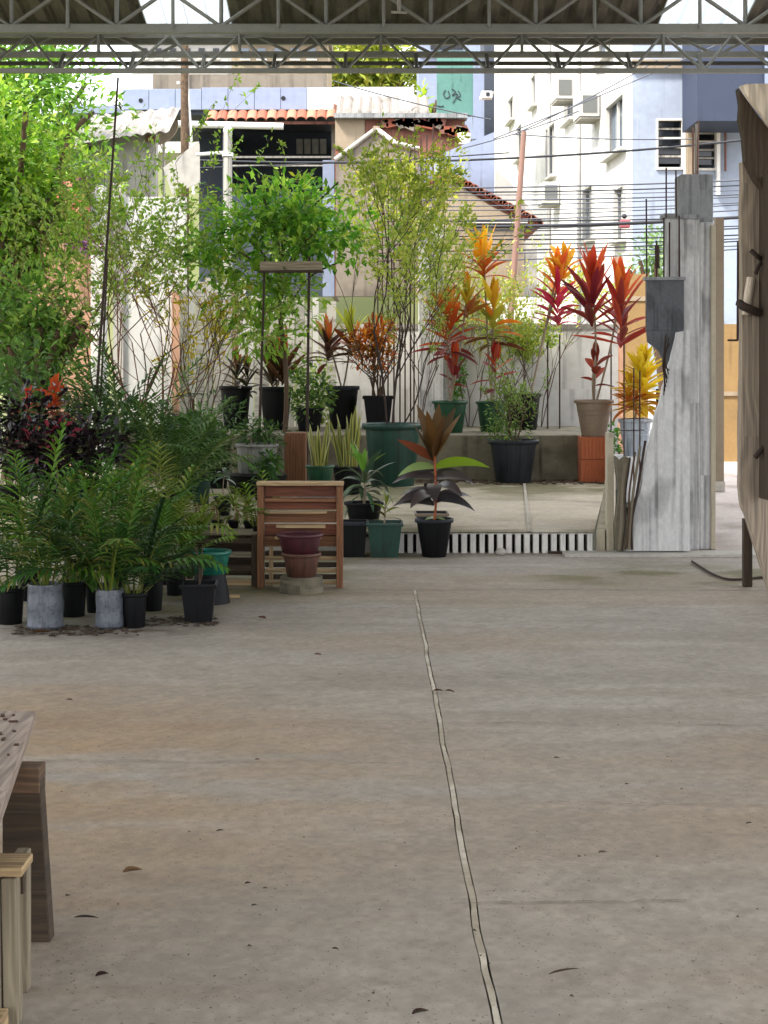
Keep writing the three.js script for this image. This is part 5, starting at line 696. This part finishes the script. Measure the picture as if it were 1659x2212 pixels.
rooted('shrub', 'pale fine leaved shrub in front of the white pillar', 905, 19.2, LG, 'shrub', (t, r) => shrub(t, r, V(0, 0, 0), { h: 2.1, n: 3, depth: 4, spread: 0.4, rad: 0.007, leaves: 1700, len: 0.065, wid: 0.03, cols: ['#a0b44a', '#bcc862', '#82a03e'], clear: 0.42, upright: 0.6, lean: 0.1 }));
rooted('shrub', 'airy pale green shrub between golden and magenta ti plants', 1165, 20.8, LG, 'shrub', (t, r) => shrub(t, r, V(0, 0, 0), { h: 2.0, n: 4, depth: 4, spread: 0.6, rad: 0.007, leaves: 1500, len: 0.07, wid: 0.034, cols: ['#a4b84c', '#c0c85c', '#8aa440', '#ccbc56'], clear: 0.42, upright: 0.55 }));
rooted('shrub', 'small leaved lime shrub between the orange and golden ti plants', 1015, 20.8, LG, 'shrub', (t, r) => shrub(t, r, V(0, 0, 0), { h: 1.8, n: 3, depth: 4, spread: 0.5, rad: 0.007, leaves: 1200, len: 0.07, wid: 0.034, cols: ['#a4b84c', '#c0c85c', '#8aa440', '#cca456'], clear: 0.44, upright: 0.6 }));
rooted('shrub', 'yellow green undergrowth left below the orange croton', 690, 20.6, LG, 'shrub', (t, r) => bush(t, r, V(0, 0.45, 0), V(0.42, 0.5, 0.2), { n: 500, len: 0.08, wid: 0.04, cols: ['#7a9a34', '#a0b440', '#557a2c'], mat: M.leaf, lobes: 7 }));
rooted('shrub', 'green creeper patch low on the back wall right of the pillar', 988, 20.9, LG, 'shrub', (t, r) => bush(t, r, V(0, 0.5, 0.06), V(0.12, 0.55, 0.06), { n: 320, len: 0.07, wid: 0.04, cols: ['#5d8a34', '#7aa844', '#4a7a2c'], mat: M.leaf, lobes: 6 }));
rooted('shrub', 'small green weeds at the left of the white croton pot', 1330, 18.6, 0, 'shrub', (t, r) => bush(t, r, V(0, 0.55, 0), V(0.12, 0.42, 0.1), { n: 160, len: 0.07, wid: 0.045, cols: ['#4a7a34', '#6a9a44'], lobes: 5 }));
rooted('shrub', 'purple flowering climber on the pink house corner', 168, 23.9, 2.9, 'shrub', (t, r) => { bush(t, r, V(0.05, 0.55, 0), V(0.34, 0.2, 0.1), { n: 160, len: 0.08, wid: 0.06, cols: ['#7a4a7a', '#8a5a86', '#4a3a34'], name: 'flowers', lobes: 4 }); bush(t, r, V(0, 1.55, 0), V(0.3, 0.18, 0.1), { n: 120, len: 0.08, wid: 0.05, cols: ['#6a5a74', '#3a3438', '#8a7a8a'], lobes: 4, name: 'flowers' }); });
// large trees
function bigTree(label, px, d, y0, trunkH, c, R, n, len, cols, group, lobes = 26) { const t = thing('tree', label, 'tree', group, [X(px, d), y0, -d]), r = rngOf(Math.round(px + d * 17)); part('trunk', tubeOf([V(0, 0, 0), V(0.1, trunkH * 0.5, 0), V(-0.05, trunkH, 0.1), V(c.x, c.y, c.z)], 0.12, 12, 8), M.bark, t); const br = []; for (let k = 0; k < 12; k++) { const a = k * 2.4, e = V(c.x + Math.cos(a) * R.x * 0.8, c.y + (r() - 0.4) * R.y, c.z + Math.sin(a) * R.z * 0.8); br.push(tubeOf([V(0, trunkH * (0.6 + 0.03 * k), 0.05), e.clone().multiplyScalar(0.5).add(V(0, trunkH * 0.45, 0)), e], 0.04, 8, 5)); } part('branches', br, M.bark, t); bush(t, r, c, R, { n, len, wid: len * 0.5, cols, mat: M.leaf, lobes, name: 'crown', shell: 0.5 }); return t; }
bigTree('dense bright green tree filling the left edge of the picture', 20, 20.5, 0, 2.6, V(-0.2, 3.9, 0), V(1.25, 1.75, 1.2), 9000, 0.13, ['#5d8a1e', '#7aa828', '#96bc34', '#44701a', '#aac43e', '#345a18'], 'large trees', 34);
bigTree('tall tree behind the left edge reaching up past the trusses', -30, 25.5, 0, 4.2, V(0.3, 6.0, 0), V(1.9, 2.2, 1.4), 8000, 0.16, ['#4d7f24', '#7aa834', '#94bc44', '#3f7024'], 'large trees', 30);
bigTree('light green lower foliage under the left tree', 70, 19, PLAT, 0.8, V(0, 1.9, 0), V(0.85, 0.75, 0.6), 2200, 0.12, ['#4d7a2a', '#74a03a', '#93b44a', '#3c6424'], 'large trees', 18);
bigTree('yellow green hillside trees seen through the trusses above the brick house', 800, 58, 8, 3, V(0, 5, 0), V(2.6, 2.4, 1.6), 3600, 0.36, ['#8a9a2a', '#a5ae34', '#6f8a2c', '#b0a83a'], 'hillside trees', 22);
bigTree('lime shrubby tree left of the turquoise wall', 916, 38, 5.5, 1.2, V(0, 2.2, 0), V(0.4, 1.1, 0.3), 500, 0.22, ['#9aba2c', '#b4c83a', '#7aa02c'], 'hillside trees', 6);
for (const [px, d, y0, R, lab] of [[200, 48, 6.5, 1.3, 'dark grey green shrubby tree left of the long stake'], [330, 62, 10, 2.2, 'dark tree beside the far pinkish house'], [130, 66, 11, 3.4, 'far hillside tree behind the left tree'], [470, 64, 12, 1.4, 'small far tree above the panelled parapet'], [1400, 70, 6, 4.0, 'far trees behind the blue building']]) bigTree(lab, px, d, y0, 1, V(0, 1.4, 0), V(R, R * 0.8, R * 0.7), 900, 0.3, ['#3f4a34', '#55604a', '#2f3a2a', '#6a7a4a'], 'hillside trees', 10);
bigTree('soft green street tree between rebar and white building', 1425, 28, 0, 2.2, V(0, 3.2, 0), V(0.7, 1.0, 0.5), 1300, 0.13, ['#7a9a5a', '#9ab474', '#5d8048'], 'large trees', 12);

// =====================================================================
// FOREGROUND FURNITURE
// =====================================================================
{ const t = thing('rustic_table', 'weathered rustic wooden table cut by the left edge, leaf litter on top', 'table');
  const h = 0.5, P3 = (px, py) => { const d = D(py, h); return [X(px, d), -d]; }; const a = P3(73, 1536), b = P3(0, 1742), dir = [b[0] - a[0], b[1] - a[1]];
  const o = [a, [a[0] + dir[0] * 1.7, a[1] + dir[1] * 1.7], [a[0] + dir[0] * 1.7 - 0.75, a[1] + dir[1] * 1.7], [a[0] - 0.75, a[1] - 0.02]];
  const sh = new THREE.Shape(o.map(([x, z]) => new THREE.Vector2(x, -z))); let g = new THREE.ExtrudeGeometry(sh, { depth: 0.03, bevelEnabled: true, bevelSize: 0.004, bevelThickness: 0.004, bevelSegments: 1 }); g.rotateX(-Math.PI / 2); g.translate(0, h - 0.034, 0); g.userData.grain = true; part('table_top', metreUV(g), std('#a3968c', { map: rep(woodT, 1.2, 2.2), bumpMap: rep(woodBump, 1.2, 2.2), bumpScale: 0.003 }), t);
  const d = D(2035); const leg = ext([[X(8, d), 0], [X(106, d), 0], [X(84, d), Y(1690, d)], [X(8, d), Y(1690, d)]], 0.05, [], 0.003); leg.translate(0, 0.003, -d); part('leg_panel', leg, M.woodDark, t);
  part('cap_block', wd(X(87, d) - X(20, d), Y(1637, d) - Y(1692, d) + 0.0, 0.075, X(53, d), h - 0.042 - (Y(1637, d) - Y(1692, d)) / 2 , -d - 0.03), M.woodBrown, t);
  const d2 = d - 0.0; part('leg_panel', wd(0.14, h - 0.045, 0.05, X(-190, d), (h - 0.045) / 2, -d - 0.03), M.woodDark, t); part('leg_panel', wd(0.14, h - 0.045, 0.05, X(-190, d), (h - 0.045) / 2, -d + 0.9), M.woodDark, t);
  const r = rngOf(77), cr = []; for (let k = 0; k < 150; k++) { const u = r() * 0.75, v = r() ** 1.6; const x = a[0] + dir[0] * v * 1.2 - u - 0.01, z = a[1] + dir[1] * v * 1.2; const q = new THREE.BoxGeometry(0.006 + 0.02 * r(), 0.004, 0.004 + 0.008 * r()); q.rotateY(r() * 3); q.translate(x, h + 0.003, z + 0.02); cr.push(q.toNonIndexed()); }
  const l = single('leaf_crumbs', cr, std('#4a3226', { roughness: 1 }), 'brown leaf crumbs scattered on the rustic table', 'leaf litter', undefined, 'stuff'); }
{ const t = thing('low_stool', 'low grey wooden stool with pale top at the lower left edge', 'stool'), d = D(2192); const top = Y(1855, d);
  part('seat', wd(0.36, 0.022, 0.11, X(62, d) - 0.18, top - 0.011, -d + 0.01), M.woodPale, t); part('apron', wd(0.33, 0.055, 0.02, X(60, d) - 0.17, top - 0.05, -d + 0.008), M.woodDark, t);
  part('leg', wd(0.034, top - 0.024, 0.05, X(36, d), (top - 0.024) / 2, -d + 0.044, { rz: 0.02 }), M.woodGrey, t); part('leg', wd(0.034, top - 0.024, 0.05, X(2, d), (top - 0.024) / 2 , -d + 0.048, { rz: 0.015 }), M.woodGrey, t); part('foot_block', wd(0.07, 0.05, 0.06, X(5, d), 0.026, -d + 0.11), M.woodPale, t); part('leg', wd(0.034, top - 0.024, 0.04, X(36, d) - 0.02, (top - 0.024) / 2, -d - 0.14), M.woodGrey, t); }
{ // big live-edge wooden piece at the right edge
  const t = thing('live_edge_stand', 'tall rustic stand of rough live edge wood slabs cut by the right edge', 'wooden stand'), d = 9.9; const L = (pts, th, z, m, nm) => { const g = ext(pts.map(([x, y]) => [X(x, d), Y(y, d)]).reverse(), th, [], 0.006); g.userData.grain = true; g.translate(0, 0, -d - z); part(nm, metreUV(g), m, t); };
  const edge = []; for (let y = 352; y <= 1060; y += 24) edge.push([1603 - 3 * ss(600, 1000, y) + 5 * (fbm(y * 0.02, 3, 3) - 0.5), y]);
  L([[1640, 352], ...edge, [1602, 1078], [1606, 1098], [1613, 1112], [1620, 1135], [1630, 1168], [1640, 1200], [1652, 1240], [1668, 1290], [1700, 1330], [1900, 1330], [1900, 1085], [1660, 1085], [1641, 1070]], 0.07, 0.0, M.slabGrey, 'side_slab');
  L([[1588, 199], [1594, 230], [1592, 262], [1600, 300], [1604, 352], [1625, 392], [1660, 436], [1900, 700], [1900, 560], [1660, 296], [1625, 252]], 0.08, -0.1, M.woodDark, 'roof_slab_edge');
  L([[1589, 197], [1600, 194], [1640, 193], [1900, 193], [1900, 560], [1660, 291], [1645, 275], [1632, 255], [1618, 238], [1606, 222]], 0.05, -0.17, M.slabPale, 'front_slab');
  const dk = (x0, y0, x1, y1, z, m, nm) => part(nm, wd(X(x1, d) - X(x0, d), Y(y0, d) - Y(y1, d), 0.04, X((x0 + x1) / 2, d), Y((y0 + y1) / 2, d), -d - z), m, t); dk(1636, 380, 1900, 1085, 0.1, std('#160f0b', { roughness: 0.9 }), 'shade_panel'); part('side_board', wd(0.03, 2.1, 0.4, X(1644, d), Y(730, d), -d + 0.18), M.woodDark, t);  // near-black panel stands in for the shadow inside the opening
  part('leg', wd(0.06, Y(1120, 10.45), 0.06, X(1614, 10.45), Y(1120, 10.45) / 2, -10.45), M.woodDark, t); part('leg', bx(0.25, Y(1300, d), 0.1, X(1740, d), Y(1300, d) / 2, -d - 0.04), M.woodDark, t);
  part('branch_stub', [tubeOf([at(1640, 676, d - 0.08), at(1622, 668, d - 0.12), at(1606, 662, d - 0.12), at(1597, 655, d - 0.06)], 0.028, 10, 7)], M.stick, t); part('branch_stub', [tubeOf([at(1645, 560, d - 0.05), at(1634, 552, d - 0.12), at(1622, 541, d - 0.1)], 0.016, 8, 6), tubeOf([at(1648, 566, d - 0.05), at(1640, 572, d - 0.1), at(1632, 592, d - 0.1)], 0.013, 8, 6)], M.stick, t); part('branch_stub', [tubeOf([at(1660, 955, d - 0.05), at(1645, 972, d - 0.12), at(1631, 988, d - 0.1)], 0.018, 8, 6)], M.stick, t);
  part('bark_patch', [tubeOf([at(1622, 600, d - 0.02), at(1616, 640, d - 0.03), at(1612, 680, d - 0.02)], 0.03, 8, 6)], M.slabPale, t); }
single('steel_rod', [rod(at(1595, 520, 11.6), at(1594, 735, 11.6), 0.012), rod(at(1594, 735, 11.6), at(1572, 735, 11.6), 0.009)], M.rust, 'rusty bent rod hanging beside the live edge stand', 'rod');
single('garden_hose', [tubeOf([[1495, 1213], [1515, 1226], [1545, 1243], [1575, 1252], [1605, 1252], [1640, 1248], [1700, 1246]].map(([x, y]) => { const d = D(y, 0.008); return V(X(x, d), 0.0095, -d); }), 0.009, 40, 6)], M.stick, 'thin dark hose lying on the floor by the doorway', 'hose');

// ---------- fallen leaves and specks on the floor ----------
{ const spots = [[947, 1494, 0.05, 'two curled brown leaves lying across the floor joint'], [912, 2195, 0.045, 'curled dark brown leaf near the bottom edge beside the joint'], [1225, 2108, 0.09, 'long thin dry leaf at the lower right'], [222, 2113, 0.035, 'dark red brown leaf near the low stool'], [536, 1912, 0.02, 'round dark seed husk left of centre'], [573, 1922, 0.015, 'small brown leaf beside the dark seed husk'], [288, 1888, 0.06, 'twisted pale brown leaf right of the table leg'], [688, 1415, 0.04, 'dark pink petal in the middle distance of the floor'], [556, 1643, 0.02, 'tiny brown leaf left of the joint at mid floor'], [1203, 1640, 0.025, 'tiny grey leaf right of the joint at mid floor'], [1303, 1845, 0.03, 'pale flat leaf right of the joint'], [188, 1985, 0.07, 'thin dark twig beside the table foot'], [725, 2052, 0.02, 'small dark leaf left of the joint in the foreground'], [476, 1798, 0.025, 'grey brown leaf in the ochre stained area'], [152, 1513, 0.035, 'brown leaf beyond the table corner'], [550, 1960, 0.018, 'dark speck leaf just below the seed husk'], [1620, 1782, 0.025, 'small grey leaf close to the right edge'], [570, 1335, 0.06, 'brown leaf right of the twig pot'], [90, 1368, 0.09, 'brown dry leaf in front of the large grow bag'], [115, 1376, 0.05, 'small dark leaf in front of the large grow bag']]; const cols = ['#5a3822', '#3a2418', '#4a3a2c', '#2c1814', '#2a1a14', '#5a4030', '#6e5234', '#6a2a30', '#4a3222', '#5d5244', '#6a5a44', '#2f2a22', '#3a2c22', '#4f4436', '#5a3c28', '#2c2018', '#5a5044', '#5e3420', '#6a4a28', '#2a221c'];
  spots.forEach(([px, py, len, lab], k) => { const d = D(py, 0.006), r = rngOf(k + 50), mb = new MB(), c = C(cols[k]); mb.leaf(V(-len * 0.5, 0.003, 0), V(1, 0.1, (r() - 0.5) * 1.6), len, k === 2 || k === 11 ? 0.012 : len * 0.5, { bend: 0.16, twist: (r() - 0.5) * 0.5, base: c, tip: c.clone().multiplyScalar(1.3), segs: 5, fold: 0.35 }); if (k === 0) mb.leaf(V(0.03, 0.004, 0.004), V(1, 0.2, 0.3), 0.05, 0.018, { bend: 0.5, base: c, segs: 4, fold: 0.35 });
    const m = new THREE.Mesh(mb.geo(), M.leafMid); m.name = numbered('fallen_leaf'); m.position.set(X(px, d), 0.007, -d); m.castShadow = m.receiveShadow = true; m.userData = { label: lab, category: 'leaf', group: 'leaves lying on the floor' }; scene.add(m); });
  const r = rngOf(99), g = []; for (let k = 0; k < 130; k++) { const py = 1230 + (r() ** 0.8) * 990, px = r() * 1659, d = D(py), s = 0.002 + 0.006 * r() * r(); const q = new THREE.TetrahedronGeometry(s, 0); q.scale(1.6, 0.5, 1); q.rotateY(r() * 6); q.translate(X(px, d), 0.004, -d); g.push(q.index ? q.toNonIndexed() : q); }
  for (let k = 0; k < 260; k++) { const px = 30 + r() * 440, py = 1352 + r() * 22 - (px > 300 ? 20 : 0), d = D(py), q = new THREE.TetrahedronGeometry(0.006 + 0.016 * r(), 0); q.scale(1.8, 0.35, 1); q.rotateY(r() * 6); q.translate(X(px, d), 0.005, -d); g.push(q); }
  for (let k = 0; k < 300; k++) { const d = 17.4 + 0.75 * Math.sqrt(r()), x = X(900, 18) + r() * 2.2, q = new THREE.TetrahedronGeometry(0.01 + 0.03 * r(), 0); q.scale(1.8, 0.35, 1); q.rotateY(r() * 6); q.translate(x, PLAT + 0.008, -d); g.push(q); }
  single('floor_litter', g, std('#4a3a2a', { roughness: 1 }), 'crumbs of soil and leaf litter strewn over the concrete floor', 'litter', undefined, 'stuff'); }

renderer.render(scene, camera);
